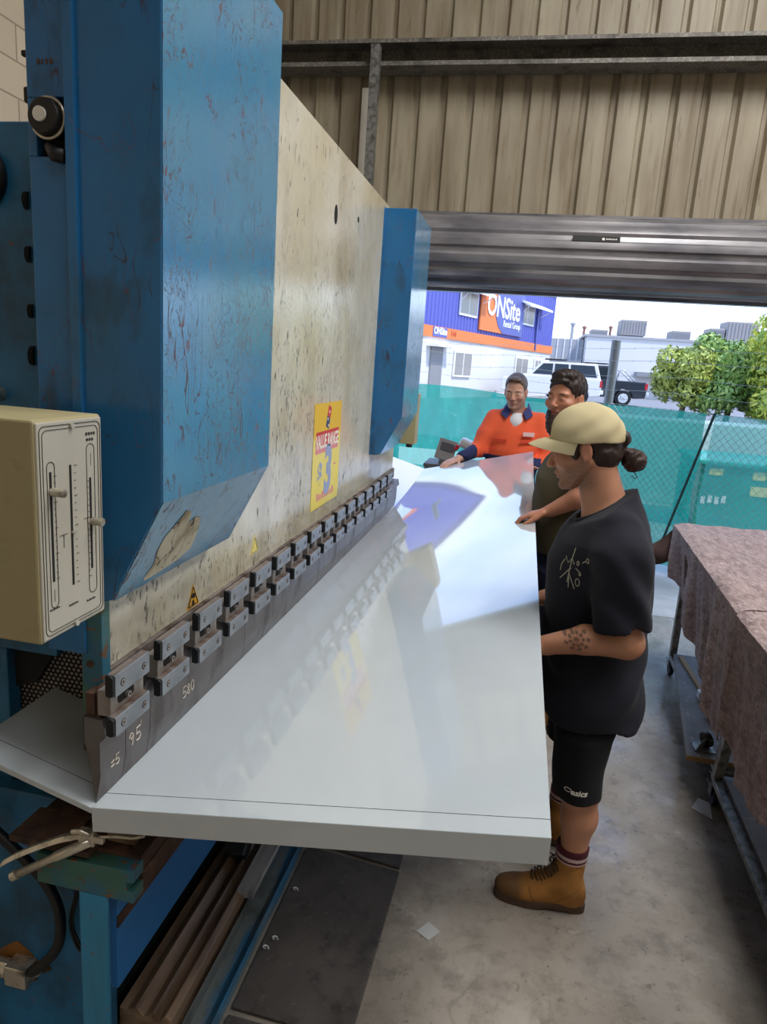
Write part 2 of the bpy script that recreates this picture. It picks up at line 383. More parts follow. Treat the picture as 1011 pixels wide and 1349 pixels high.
mb = MB().box(-1.6, 5.05, 5.30, 5.43, 2.835, 2.9); mb.build('head_angle', M['door'], D)
# label on the drum
ang = math.radians(180 - 17); c = Vector((.33, cy + (R0 + .0015) * math.cos(ang), cz + (R0 + .0015) * math.sin(ang)))
Ml = frame(c, (1, 0, 0), (0, math.sin(math.radians(17)), math.cos(math.radians(17))))
mb = MB().box(-.15, .15, -.018, .018, -.002, .002, 0, Ml)
mb.cyl(Ml @ Vector((.045, 0, .002)), Ml @ Vector((.045, 0, .003)), .009, 16, 1)
for k in range(7): mb.box(.062 + k * .01, .069 + k * .01, -.004, .005 - .002 * (k % 2), .002, .003, 1, Ml)
mb.build('door_label', [M['black_line'], M['white']], D)
for x in (-1.62, 5.0):
    MB().box(x, x + .06, 5.33, 5.43, 0, 2.6).build('guide_rail', M['galv'], D)
# ---------------------------------------------------------------- press brake
B = thing('press_brake', (-.9, 1.3, 0), 'long blue and cream press brake with scratched paint running along the left side', 'press brake')
MB().box(-.81, -.78, 1.145, 4.2, 1.14, 2.565).build('ram', M['ram'], B, bevel=.003)
# bolt holes in the ram's upper corner
for y, z, ry, rz_ in ((2.66, 2.33, .02, .035), (3.0, 2.38, .012, .012)):
    mb = MB(); Mh = frame((-.7795, y, z), (0, 1, 0), (0, 0, 1)); pts = [(ry * math.cos(a), rz_ * math.sin(a)) for a in np.linspace(0, 2 * PI, 20)[:-1]]
    mb.prism(pts, 'z', -.001, .0008, 0, Mh); mb.build('bolt_hole', M['dark'], B)
MB().box(-.783, -.770, 1.13, 4.22, 1.09, 1.150).build('clamping_rail', M['rail'], B, bevel=.002)

def cover(y0, y1, near):
    prof = [(-.779, 2.535), (-.62, 2.535), (-.62, 1.525), (-.722, 1.325), (-.75, 1.318), (-.779, 1.318)]
    o = MB().prism(prof, 'y', y0, y1).build('ram_cover', M['blue'], B, bevel=.003)
    # fold of the front panel: a thin sheet wrapped over the box's outer side and lower slope
    m = MB(); t = .0012
    m.prism([(-.62, 2.535), (-.62 + t, 2.535), (-.62 + t, 1.5245), (-.722 + t, 1.3235), (-.722, 1.325), (-.62, 1.525)], 'y', y0 + .002, y1 - .002)
    m.build('front_panel', M['blue_worn_lit'], o)
    # side flange
    MB().box(-.79, -.772, y0 - .008, y0 + .004, 1.32, 2.535).build('side_flange', M['blue'], o, bevel=.001)
    return o
c1 = cover(1.10, 1.62, True)
c2 = cover(3.5, 4.0, False)
# torn sticker left on the sloping lower edge of the near cover
def slope(u, v, off=.0025):   # u: 0..1 along y 1.10-1.62, v: 0..1 up the slope
    a = Vector((-.722, 0, 1.325)); b = Vector((-.62, 0, 1.525)); n = Vector((.2, 0, -.102)).normalized()
    p = a.lerp(b, v) + n * off; p.y = 1.10 + .52 * u; return p
out = [(.248, .80), (.30, .76), (.319, .69), (.329, .614), (.38, .66), (.434, .614), (.479, .46), (.5, .33), (.508, .199), (.438, .12), (.30, .08), (.187, .06), (.165, .1), (.19, .25), (.163, .40), (.165, .551), (.194, .638), (.223, .719)]
mb = MB(); mb.add([slope(*p) for p in out], [tuple(range(len(out)))]); 
M['torn'] = mat('torn_paper', 'b9b29c', .8, layers=[dict(col='8a7c60', size=10, lo=.45, hi=.6), dict(col='3c342a', kind='scratch', size=14, w=.012, det=2, mask=(8, .4, .5))])
mb.build('torn_sticker', M['torn'], c1)
# post strip behind the near cover, with roller opening
mb = MB()
mb.box(-.872, -.79, 1.11, 1.14, 2.19, 2.62); mb.box(-.872, -.856, 1.11, 1.14, 2.10, 2.19); mb.box(-.872, -.79, 1.11, 1.14, 1.2, 2.10)
mb.build('front_post', M['blue'], B, bevel=.002)
MB().box(-.856, -.79, 1.128, 1.132, 2.10, 2.19).build('roller_opening', M['dark'], B)
rl = MB().cyl((-.826, 1.128, 2.156), (-.826, 1.085, 2.156), .028, 28).build('roller', M['black_rubber'], B, bevel=.003)
mb = MB(); mb.tube([(-.826 + .031 * math.cos(a), 1.1, 2.156 + .031 * math.sin(a)) for a in np.linspace(-2.6, 2.6, 30)], .003, 8)
mb.build('retaining_ring', M['chrome'], rl, smooth=True)
MB().cyl((-.829, 1.086, 2.157), (-.829, 1.081, 2.157), .0115, 20).build('roller_cap', M['white'], rl)
mb = MB(); mb.tube([(-.83, 1.108, 2.115), (-.815, 1.1, 2.10), (-.795, 1.1, 2.098)], [.009, .012, .012], 10); mb.build('roller_arm', M['black_steel'], B, smooth=True)
# small stamped marks above the roller
mb = MB(); Mt = frame((-.83, 1.1095, 2.24), (1, 0, 0), (0, 0, 1))
for k, w in enumerate((.006, .004, .005, .007)): mb.box(-.02 + k * .008, -.02 + k * .008 + w * .8, 0, .008, -.0002, .0005, 0, Mt)
mb.build('stamped_mark', M['rusty'], B)
# C-frame side plate
mb = MB(); mb.box(-1.95, -1.0, 1.3, 1.34, 1.08, 2.215); mb.box(-1.95, -1.135, 1.3, 1.34, .5, 1.08)
mb.box(-1.95, -.86, 1.262, 1.3, 0, .735)
fr = mb.build('side_frame', M['blue_dirty'], B, bevel=.003)
for z, r in ((2.068, .017), (1.965, .016), (1.853, .014), (1.762, .02)):
    MB().cyl((-1.026, 1.301, z), (-1.034, 1.2985, z), r, 22).build('frame_hole', M['dark'], fr)
mb = MB().sphere((-1.115, 1.29, 2.11), (.045, .03, .055), 24, 14); mb.build('black_gauge_cover', M['black_rubber'], fr, smooth=True)
MB().cyl((-1.116, 1.3, 1.677), (-1.116, 1.28, 1.677), .016, 18).build('frame_bolt', M['chrome'], fr)
mb = MB(); mb.box(-.905, -.868, 1.14, 1.15, 2.265, 2.275); mb.box(-.89, -.868, 1.14, 1.16, 2.19, 2.27); mb.box(-.895, -.868, 1.13, 1.15, 2.19, 2.215)
mb.build('hose_bracket', M['black_steel'], B, bevel=.003)
mb = MB().box(-1.9, -.84, 1.36, 4.25, 1.2, 2.13); mb.box(-1.95, -1.3, 1.36, 4.25, 0.0, 1.2)
mb.build('rear_body', M['blue_dirty'], B, bevel=.01)
mb = MB().box(-1.9, -1.0, 4.25, 4.3, .0, 2.2); mb.build('side_frame', M['blue_dirty'], B, bevel=.003)
# dark guard with round holes behind the bed
mb = MB(); P = .0125; r = .0043
for j in range(21):
    for i in range(17):
        x = -1.155 + (i + .5 * (j % 2)) * P; z = .87 + j * P * .866
        if x > -.94 or (x + 1.155) * .9 + (1.10 - z) < .14: continue
        hx = [(x + P / math.sqrt(3) * math.cos(PI / 6 + k * PI / 3), z + P / math.sqrt(3) * math.sin(PI / 6 + k * PI / 3)) for k in range(6)]
        ho = [hx[k // 2] if k % 2 == 0 else ((hx[k // 2][0] + hx[(k // 2 + 1) % 6][0]) / 2, (hx[k // 2][1] + hx[(k // 2 + 1) % 6][1]) / 2) for k in range(12)]
        hi = [(x + r * math.cos(PI / 6 + k * PI / 6), z + r * math.sin(PI / 6 + k * PI / 6)) for k in range(12)]
        mb.add([(p[0], 1.34, p[1]) for p in ho + hi], [(k, (k + 1) % 12, 12 + (k + 1) % 12, 12 + k) for k in range(12)])
mb.build('perforated_guard', M['dark'], B)
M['hole_light'] = mat('pale_hole_light', 'c8bcb0', .8)  # pale tone stands for light seen through the guard holes
MB().box(-1.15, -.95, 1.350, 1.355, .875, 1.10).build('hole_light_sheet', M['hole_light'], B)
mb = MB().box(-1.3, -.83, 1.357, 1.362, .70, 1.3)
mb.prism([(-1.3, 1.2), (-.83, 1.2), (-.83, 1.085), (-1.02, 1.085), (-1.08, .99), (-1.14, .97), (-1.3, .97)], 'y', 1.325, 1.338); mb.box(-1.3, -.83, 1.33, 1.338, .70, .875)
mb.box(-.945, -.83, 1.33, 1.338, .87, 1.1)
mb.build('guard_shade_sheet', M['dark'], B)  # added near-black sheets standing for the shade around the guard

# ram end: teal strip, rusty holders
mb = MB().prism([(-.803, 1.075), (-.757, 1.075), (-.757, 1.345), (-.803, 1.345)], 'y', 1.115, 1.143)
e = mb.build('ram_end_strip', M['teal'], B, bevel=.002)
MB().cyl((-.783, 1.116, 1.18), (-.783, 1.1125, 1.18), .008, 16).build('end_bolt', M['rusty'], e)
mb = MB().box(-.776, -.756, 1.085, 1.13, 1.085, 1.135); mb.box(-.77, -.748, 1.09, 1.13, 1.045, 1.10); mb.box(-.79, -.763, 1.095, 4.2, 1.0, 1.075)
mb.box(-.752, -.743, 1.085, 1.12, 1.02, 1.15)
mb.build('tool_holder', M['rusty'], B, bevel=.002)

# pendant-like scale box hanging in front of the post
mb = MB().box(-1.02, -.68, .85, 1.01, 1.343, 1.685); bx = mb.build('scale_box', M['cream'], B, bevel=.004)
mb = MB().box(-.7, -.677, .853, 1.007, 1.347, 1.681); pn = mb.build('scale_panel', M['scale_panel'], bx, bevel=.002)
fx = -.6765
mb = MB()
def rect_line(m, y0, y1, z0, z1, w=.0007, x=fx, r=.01):
    pts = []
    for cyy, czz, a0 in ((y1 - r, z1 - r, 0), (y0 + r, z1 - r, 90), (y0 + r, z0 + r, 180), (y1 - r, z0 + r, 270)):
        for k in range(5):
            a = math.radians(a0 + k * 22.5); pts.append((x, cyy + r * math.cos(a), czz + r * math.sin(a)))
    m.tube(pts + [pts[0]], w, 4, cap=False)
rect_line(mb, .858, 1.002, 1.353, 1.675, .0006); rect_line(mb, .864, .996, 1.358, 1.669, .0005)
rect_line(mb, .872, .889, 1.395, 1.622, .0005, r=.008); rect_line(mb, .966, .986, 1.39, 1.64, .0005, r=.009)
for yy, z0, z1 in ((.886, 1.44, 1.60), (.934, 1.42, 1.61), (.966, 1.42, 1.58)):
    for k in range(17): z = z0 + (z1 - z0) * k / 16; mb.box(fx, fx + .0004, yy, yy + (.004 if k % 4 else .007), z - .0004, z + .0004)
for yy, zz in ((.895, 1.505), (.955, 1.52)):
    mb.box(fx, fx + .0004, yy, yy + .02, zz, zz + .0007); mb.box(fx, fx + .0004, yy + .01, yy + .0108, zz - .02, zz)
for yy, zz in ((.88, 1.392), (.925, 1.385), (.97, 1.378)):
    for k in range(6): mb.box(fx, fx + .0004, yy - .012 + k * .004, yy - .0095 + k * .004, zz, zz + .003 - (k % 2) * .001)
for k in range(4): mb.box(fx, fx + .0004, .965 + k * .0065, .969 + k * .0065, 1.654, 1.6585)
for k in range(3): mb.box(fx, fx + .0004, .967 + k * .0065, .971 + k * .0065, 1.645, 1.649)
mb.box(fx, fx + .0004, .9765, .977, 1.605, 1.625); mb.box(fx, fx + .0004, .8795, .880, 1.405, 1.425)
mb.build('scale_marking', M['black_line'], pn)
for yy, z0, z1 in ((.8795, 1.437, 1.607), (.9255, 1.418, 1.612), (.9745, 1.432, 1.585)):
    MB().box(fx - .003, fx + .0003, yy - .0022, yy + .0022, z0, z1).build('slider_slot', M['dark'], pn)
for yy, zz, L in ((.881, 1.577, .022), (.977, 1.512, .02)):
    mb = MB().cyl((fx, yy, zz), (fx + L, yy, zz), .0068, 20); mb.build('slider_knob', M['chrome'], pn, bevel=.001)
mb = MB().cyl((fx, .9255, 1.505), (fx + .004, .9255, 1.505), .002, 10); mb.box(fx + .001, fx + .002, .925, .936, 1.5025, 1.504); mb.build('slider_pointer', M['chrome'], pn)
for yy, zz in ((.93, 1.672), (.928, 1.352)):
    MB().cyl((fx, yy, zz), (fx + .004, yy, zz), .0045, 14).build('panel_screw', M['chrome'], pn)
# far end box
mb = MB().box(-.86, -.665, 4.28, 4.4, 1.3, 1.62); q = mb.build('far_scale_box', M['cream'], B, bevel=.004)
mb = MB().cyl((-.70, 4.3, 1.28), (-.70, 4.3, 1.3), .02, 12); mb.build('box_foot', M['black_rubber'], q)
MB().box(-.86, -.78, 4.2, 4.28, 1.3, 1.6).build('box_arm', M['cream'], B, bevel=.004)

# warning triangles on the ram
def warning(y, z, s, faded=False):
    Mw = frame((-.7796, y, z), (0, 1, 0), (0, 0, 1)); m = MB()
    m.prism([(-s * .55, 0), (s * .55, 0), (0, s)], 'z', 0, .0008, 0, Mw)
    for a, b in (((-s * .42, s * .08), (s * .42, s * .08)), ((s * .42, s * .08), (0, s * .86)), ((0, s * .86), (-s * .42, s * .08))):
        m.tube([Mw @ Vector((*a, .001)), Mw @ Vector((*b, .001))], s * .022, 4, 1)
    if not faded:
        m.prism([(-s * .12, s * .1), (s * .12, s * .1), (s * .06, s * .3), (-s * .06, s * .3)], 'z', .0008, .0014, 1, Mw)
        m.prism([(-s * .16, s * .42), (s * .14, s * .36), (s * .2, s * .5), (s * .02, s * .62), (-s * .12, s * .55)], 'z', .0008, .0014, 1, Mw)
    return m.build('warning_triangle', [M['yellow'], M['black_line']] if not faded else [M['poster_p'], M['cream']], B)
warning(1.535, 1.153, .062)
warning(1.94, 1.19, .06, True)

# ------------------------------------------------ punch clamps (16 units)
def clamp_unit(y):
    C = thing('punch_clamp', (-.74, y, 1.05)); C.parent = B; C.location = Vector((-.74, y, 1.05)) - B.location
    OFF[C.name] = Matrix.Translation((-.74, y, 1.05)); w = .126
    def block(z0, z1, nm, x1=-.70):
        m = MB(); m.prism([(-.717, z0), (x1, z0), (x1, z1 - .001), (x1 - .002, z1 + .001), (-.717, z1 + .0015)], 'y', y + .005, y + w)
        m.prism([(-.718, z0 + .003), (x1 - .009, z0 + .001), (x1 - .002, z0 + .004), (x1 - .002, z1 - .003), (x1 - .009, z1 + .001), (-.718, z1 + .001)], 'y', y - .001, y + .005, 1)
        m.add([(-.717, y + .006, z1 + .0018), (x1 - .003, y + .006, z1 + .0013), (x1 - .003, y + w - .001, z1 + .0013), (-.717, y + w - .001, z1 + .0018)], [(0, 1, 2, 3)], 2)
        b = m.build(nm, [M['clamp'], M['black_steel'], M['rail']], C, bevel=.0006)
        for yy in (y + .03, y + .105):
            zz = (z0 + z1) / 2
            q = MB(); q.tube([(x1 - .001, yy, zz), (x1 + .0006, yy, zz)], .0078, 18); q.tube([(x1 + .0005, yy, zz), (x1 + .0012, yy, zz)], .0062, 16, 1)
            q.tube([(x1 + .001, yy, zz), (x1 + .0016, yy, zz)], .003, 6, 0)
            q.build('clamp_bolt', [M['black_steel'], M['clamp_back']], C)
    block(1.143, 1.187, 'upper_block'); block(1.060, 1.099, 'lower_block')
    MB().box(-.745, -.717, y + .014, y + w + .004, 1.095, 1.148).build('adjusting_plate', M['clamp_back'], C, bevel=.001)
    q = MB(); q.prism([(y + .038, 1.116), (y + .042, 1.112), (y + .088, 1.112), (y + .092, 1.116), (y + .092, 1.126), (y + .088, 1.13), (y + .042, 1.13), (y + .038, 1.126)], 'x', -.717, -.7152); q.build('adjusting_slot', M['dark'], C)
    q = MB().cyl((-.718, y + .066, 1.121), (-.708, y + .066, 1.121), .0065, 14); q.cyl((-.709, y + .066, 1.121), (-.7075, y + .066, 1.121), .003, 6, 1); q.build('adjusting_screw', [M['clamp_back'], M['dark']], C)
    m = MB().box(-.75, -.735, y + w - .004, y + w + .043, 1.07, 1.135); m.build('spacer_block', M['black_steel'], C)
    return C
cl0 = clamp_unit(1.065)
for k in range(1, 16):
    c = cl0.copy(); COL.objects.link(c); c.parent = B; c.location = cl0.location + Vector((0, .1735 * k, 0)); OFF[c.name] = OFF[cl0.name]
    for ch in list(cl0.children):
        d = ch.copy(); COL.objects.link(d); d.parent = c

# ------------------------------------------------ punch segments
segs = [(1.078, 1.166), (1.168, 1.262), (1.264, 1.791), (1.793, 2.6), (2.602, 3.41), (3.412, 4.2)]
plab = ['shortest near end steel punch segment with the chalk mark 5', 'second short steel punch segment with the chalk mark 95', 'steel punch segment with the chalk mark 580',
        'long unmarked steel punch segment right behind the one chalked 580', 'long unmarked steel punch segment in the middle of the ram', 'unmarked steel punch segment at the far end of the ram']
for (a, b), lab in zip(segs, plab):
    m = MB(); prof = [(-.775, 1.085), (-.735, 1.085), (-.728, 1.05), (-.7415, 1.035), (-.742, .96), (-.7525, .9005), (-.7535, .9005), (-.765, 1.0), (-.775, 1.03)]
    m.prism(prof, 'y', a, b); o = m.build('punch_segment', M['punch'], label=lab, cat='press tool', group='punch segments clamped under the ram')
    def chalk(pts_list, yc, zc, s):
        q = MB()
        for pts in pts_list: q.tube([(-.7413 + .0002, yc + p[0] * s, zc + p[1] * s) for p in pts], .0013, 5)
        q.build('chalk_mark', M['chalk'], o)
    five = [[(.3, 1), (-.2, 1), (-.25, .5), (.15, .55), (.3, .25), (.1, 0), (-.25, .05)]]
    nine = [[(.25, .8), (0, 1), (-.25, .75), (0, .5), (.25, .75), (.2, .3), (.1, 0)]]
    sh = lambda L, dx: [[(p[0] + dx, p[1]) for p in l] for l in L]
    eight = [[(0, .5), (-.22, .75), (0, 1), (.22, .75), (0, .5), (-.25, .22), (0, 0), (.25, .22), (0, .5)]]
    zero = [[(.25 * math.cos(t), .5 + .5 * math.sin(t)) for t in np.linspace(0, 2 * PI, 14)]]
    if b == 1.166: chalk(five + [[(-1, .2), (-.5, .25)], [(-1, .6), (-.5, .7)]], 1.135, .957, .022)
    if b == 1.262: chalk(sh(nine, -.45) + sh(five, .45) + [[(.8, 1.35), (.8, 1.1)]], 1.2, .967, .03)
    if b == 1.791: chalk(sh(five, -.75) + eight + sh(zero, .75), 1.44, .963, .028)

# ------------------------------------------------ bed
mb = MB(); mb.prism([(-.915, .66), (-.687, .66), (-.687, .688), (-.703, .688), (-.703, .708), (-.687, .708), (-.687, .738), (-.915, .73)], 'y', 1.1, 1.14)
mb.build('bed_end_plate', M['teal'], B, bevel=.002)
mb = MB().box(-.98, -.69, 1.135, 4.25, .71, .745); mb.box(-.86, -.845, 1.12, 4.2, .745, .765); mb.box(-.98, -.79, 1.1, 1.2, .745, .76)
mb.box(-.70, -.688, 1.14, 4.25, .66, .71)
mb.build('bed_table', M['rusty'], B, bevel=.002)
mb = MB().box(-.815, -.75, 1.1, 1.112, 0, .66); mb.build('bed_leg', M['post_blue'], B, bevel=.003)
mb = MB().box(-.86, -.765, 1.16, 4.25, .36, .66); mb.build('bed_beam', M['blue_beam'], B, bevel=.003)
MB().box(-.766, -.7625, 1.16, 4.25, .525, .555).build('beam_strip', M['rusty'], B)
MB().box(-.95, -.9, 1.3, 4.25, 0, .36).build('beam_shade_sheet', M['dark'], B)  # near-black sheet put in for the shade below the bed beam
# hose and fittings on the side frame
def smoothpts(P_, n=8):
    P_ = [Vector(p) for p in P_]; out = []
    for i in range(len(P_) - 1):
        p0 = P_[max(i - 1, 0)]; p1 = P_[i]; p2 = P_[i + 1]; p3 = P_[min(i + 2, len(P_) - 1)]
        for k in range(n):
            t = k / n; out.append(.5 * ((2 * p1) + (p2 - p0) * t + (2 * p0 - 5 * p1 + 4 * p2 - p3) * t * t + (3 * p1 - p0 - 3 * p2 + p3) * t ** 3))
    return out + [P_[-1]]
mb = MB(); mb.tube(smoothpts([(-1.25, 1.235, .72), (-1.11, 1.22, .641), (-1.04, 1.22, .585), (-.985, 1.22, .53), (-.957, 1.22, .455), (-.968, 1.22, .36), (-1.035, 1.225, .27), (-1.07, 1.24, .245)]), .0125, 12)
mb.build('hydraulic_hose', M['black_rubber'], B, smooth=True)
mb = MB()
for dx in (0, .006): mb.tube(smoothpts([(-.93 + dx, 1.25, .62), (-.925 + dx, 1.24, .52), (-.945 + dx, 1.24, .42), (-.925 + dx * 2, 1.24, .35), (-.905 - dx, 1.24, .36), (-.92, 1.25, .41)]), .0035, 6)
mb.build('loose_cable', M['black_rubber'], B, smooth=True)
M['stain'] = mat('rust_stain', '8a5a22', .8, layers=[dict(col='4a3a20', size=14, lo=.4, hi=.6)])
mb = MB(); 
pts = [(-1.115 + (.075 + .02 * math.sin(3 * a) + .012 * math.sin(7 * a)) * math.cos(a), .225 + (.06 + .015 * math.cos(4 * a)) * math.sin(a)) for a in np.linspace(0, 2 * PI, 40)[:-1]]
mb.prism(pts, 'y', 1.2605, 1.262); mb.build('rust_stain', M['stain'], B)
mb = MB().box(-1.12, -1.06, 1.215, 1.262, .21, .265); mb.cyl((-1.16, 1.235, .24), (-1.12, 1.235, .24), .022, 12); mb.cyl((-1.06, 1.235, .245), (-1.035, 1.235, .26), .014, 10)
mb.build('pipe_fitting', M['chrome'], B, bevel=.003)

# lower die, a tool of its own, on the table under the sheet
mb = MB(); mb.prism([(-.785, .746), (-.72, .746), (-.72, .86), (-.741, .868), (-.7535, .848), (-.766, .868), (-.785, .86)], 'y', 1.16, 4.2)
mb.build('bottom_die', M['die'], bevel=.001, label='long grooved steel bottom die standing on the machine bed under the white sheet', cat='press tool')

# things lying on the floor under the sheet -------------------------------------
mb = MB(); mb.prism([(-.872, 0), (-.726, 0), (-.722, .03), (-.735, .045), (-.722, .06), (-.722, .095), (-.74, .108), (-.757, .088), (-.775, .112), (-.80, .088), (-.826, .112), (-.85, .095), (-.872, .1)], 'y', 1.325, 3.9)
mb.build('multi_groove_die', M['die'], bevel=.002, label='long brown oily steel die with several grooves lying on the floor', cat='press tool')
mb = MB(); mb.prism([(-.715, 0), (-.635, 0), (-.635, .045), (-.641, .045), (-.641, .006), (-.709, .006), (-.709, .05), (-.715, .05)], 'y', 1.2, 3.9)
mb.build('steel_channel', M['channel'], bevel=.001, label='blue steel channel lying along the floor beside the brown die', cat='steel channel')
mb = MB(); R_ = Matrix.Rotation(math.radians(9), 3, 'X') @ Matrix.Rotation(math.radians(-3), 3, 'Z')
mb.obox((-.70, 2.02, .135), (.058, .5, .02), R_)
mb.build('aluminium_bar', M['alu'], bevel=.002, label='bright aluminium bar end lying across the blue channel and brown die', cat='metal bar')
mb = MB(); mb.obox((-.81, 2.05, .20), (.06, .34, .07), Matrix.Rotation(math.radians(32), 3, 'X') @ Matrix.Rotation(.08, 3, 'Z'))
mb.build('steel_offcut_bar', M['steel'], bevel=.004, label='dull grey steel bar with a slanted end propped on the brown die', cat='metal bar')
for i, (x, y, lab) in enumerate(((-.59, 1.93, 'curled metal chip'), (-.585, 1.72, 'curled metal chip'), (-.60, 1.68, 'curled metal chip'), (-.53, 2.2, 'curled metal chip'))):
    mb = MB(); mb.tube([(x + .008 * math.cos(t), y + .008 * math.sin(t), .013 + .002 * t) for t in np.linspace(0, 5, 12)], .0025, 5)
    mb.build('metal_chip', M['alu'], label='small pale metal chip on the dark mat beside the blue channel', cat='metal chip', group='metal chips beside the blue channel')
# rubber mats
mb = MB(); mb.prism([(-.62, 2.18), (-.265, 2.14), (-.245, 5.0), (-.62, 5.0)], 'z', 0.001, .012); mb.build('rubber_mat', M['mat'], bevel=.003, label='dark rubber floor mat further back under the white sheet', cat='mat')
mb = MB(); mb.prism([(-.62, 1.475), (-.45, 1.47), (-.275, 1.50), (-.262, 2.12), (-.62, 2.155)], 'z', 0.001, .012); mb.build('rubber_mat', M['mat'], bevel=.003, label='dark rubber floor mat between the blue channel and the pale scrap square', cat='mat')
mb = MB(); mb.prism([(-.62, .2), (-.28, .2), (-.278, 1.46), (-.45, 1.45), (-.62, 1.452)], 'z', 0.001, .012); mb.build('rubber_mat', M['mat'], bevel=.003, label='dark rubber floor mat at the bottom edge of the photo', cat='mat')
mb = MB(); mb.prism([(-.127, 1.934), (-.086, 1.905), (-.117, 1.859), (-.161, 1.886)], 'z', .001, .0025)
M['offcut'] = mat('pale_sheet_offcut', 'b9bbb8', .3); mb.build('square_offcut', M['offcut'], label='small pale square sheet offcut on the floor left of the tan boot', cat='offcut')

# ------------------------------------------------ the big white sheet
def bendz(y):
    t = max(0, (y - 4.0) / 1.1); return .9 + .13 * t ** 1.4
def edgez(y):
    t = (y - 1.063) / 4.04; return 1.03 + .07 * t + .135 * t ** 2.2
def wing(u, v):
    y = 1.063 + 4.037 * v; e = u ** .9 if u > 0 else 0
    bx = -.7525 + .055 * max(0, (y - 4.0) / 1.1); ex = .123 - .033 * v
    z0 = bendz(y); z1 = edgez(y)
    return (bx + (ex - bx) * u, y, z0 + (z1 - z0) * u + .012 * math.sin(PI * u) * math.sin(PI * v) * .6)
def lwing(u, v):
    y = 1.063 + 4.037 * v; bx = -.7535 + .055 * max(0, (y - 4.0) / 1.1)
    return (bx - .285 * u, y, bendz(y) + .077 * u)
SH = thing('white_sheet', (-.3, 3, .9), 'large glossy white coated metal sheet bent in the press with its near edge folded down', 'metal sheet')
mb = MB(); mb.grid(wing, 28, 60); mb.build('main_panel', M['sheet'], SH, smooth=True, solid=.0016)
mb = MB(); mb.grid(lwing, 6, 60); mb.build('rear_panel', M['sheet'], SH, smooth=True, solid=.0016)
mb = MB()
mb.grid(lambda u, v: (lambda p: (p[0] + (.002 if u == 0 else 0) * v, 1.0632 - .0008 * v , p[2] - .052 * v))(wing(u, 0)), 28, 6)
lipf = mb.build('folded_flange', M['sheet'], SH, solid=.0016)
mb = MB(); mb.grid(lambda u, v: (lambda p: (p[0], 1.063, p[2] - .012 * v))(lwing(u, 0)), 6, 2); mb.build('folded_flange', M['sheet'], SH, smooth=True, solid=.0016)
mb = MB(); L = []
for k in range(29):
    p = wing(k / 28, .012); L.append((p[0], p[1], p[2] + .0012))
mb.tube(L, .0005, 4)
L = [(lambda p: (p[0], p[1], p[2] + .0012))(lwing(k / 6, .014)) for k in range(7)]; mb.tube(L, .0006, 4)
mb.build('marked_line', M['pencil'], SH)

# locking pliers resting on the table end
PL = thing('locking_pliers', (-.8, 1.09, .75), 'nickel locking pliers resting on the teal end of the machine bed', 'pliers')
a = Vector((-.945, 1.075, .69)); b_ = Vector((-.775, 1.09, .80)); 
mb = MB(); mb.tube([a + (b_ - a) * t for t in (0, .06, .07, .5, .55, 1)], [.0065, .0065, .009, .0085, .011, .011], 14); mb.build('lower_handle', M['chrome'], PL, smooth=True)
mb = MB(); mb.cyl(a - (b_ - a) * .05, a + (b_ - a) * .02, .0105, 16); mb.build('adjusting_screw', M['chrome'], PL, bevel=.001)
mb = MB(); pts = smoothpts([(-.97, 1.06, .715), (-.955, 1.062, .735), (-.90, 1.07, .77), (-.83, 1.08, .805), (-.79, 1.085, .815)], 5)
V = []
for i, p in enumerate(pts):
    w = .012 if i < len(pts) - 3 else .008
    V += [p + Vector((0, -w, -.006)), p + Vector((0, -w * .4, .002)), p + Vector((0, w * .4, .002)), p + Vector((0, w, -.006))]
mb.add(V, [(i * 4 + k, i * 4 + k + 1, i * 4 + k + 5, i * 4 + k + 4) for i in range(len(pts) - 1) for k in range(3)])
mb.build('upper_lever', M['chrome'], PL, smooth=True, solid=.002)
mb = MB().box(-.80, -.765, 1.083, 1.097, .79, .825); mb.box(-.775, -.745, 1.084, 1.096, .80, .815); mb.tube([(-.81, 1.078, .822), (-.79, 1.078, .828), (-.77, 1.08, .82)], .006, 8)
mb.build('jaw', M['chrome'], PL, bevel=.004)
mb = MB(); mb.tube(smoothpts([(-.765, 1.09, .81), (-.72, 1.09, .822), (-.68, 1.09, .828), (-.655, 1.09, .838)], 4), .0035, 8); mb.build('release_rod', M['chrome'], PL, smooth=True)

# poster on the ram
PO = thing('price_poster', (-.779, 2.7, 1.2), 'faded yellow and red price poster stuck on the cream ram', 'poster')
Mp = frame((-.7793, 2.505, 1.205), (0, 1, 0), (0, 0, 1)); W_, H_ = .385, .42
mb = MB(); mb.box(0, W_, H_ * .68, H_, 0, .001, 0, Mp); mb.box(0, W_, 0, H_ * .68, 0, .001, 1, Mp)  # lower part paler: fading together with a reflection put into the colour
mb.build('paper', [M['poster_y'], M['poster_p']], PO)
mb = MB(); mb.box(.03, W_ - .03, H_ * .60, H_ * .735, .001, .0014, 0, Mp); mb.box(.03, W_ - .03, H_ * .53, H_ * .60, .001, .0014, 1, Mp); mb.build('red_banner', [M['poster_r'], M['poster_pk']], PO)
mb = MB(); text_geo('VALUE RANGE', .075, Mp @ Matrix.Translation((W_ / 2, H_ * .63, .0016)), mb, .0003, xscale=.66, bold=.002); mb.build('banner_lettering', M['poster_w'], PO)
mb = MB(); text_geo('3', .27, Mp @ Matrix.Translation((W_ * .56, H_ * .32, .0016)), mb, .0003, xscale=.8, bold=.012); text_geo('$', .11, Mp @ Matrix.Translation((W_ * .26, H_ * .33, .0016)), mb, .0003, bold=.004)
mb.build('price_lettering', M['poster_b'], PO)
mb = MB()
for k in range(7): mb.box(.07 + k * .036, .095 + k * .036, .03, .06 - .008 * (k % 2), .001, .0015, 0, Mp)
mb.box(W_ * .78, W_ * .86, H_ * .36, H_ * .38, .001, .0015, 0, Mp)
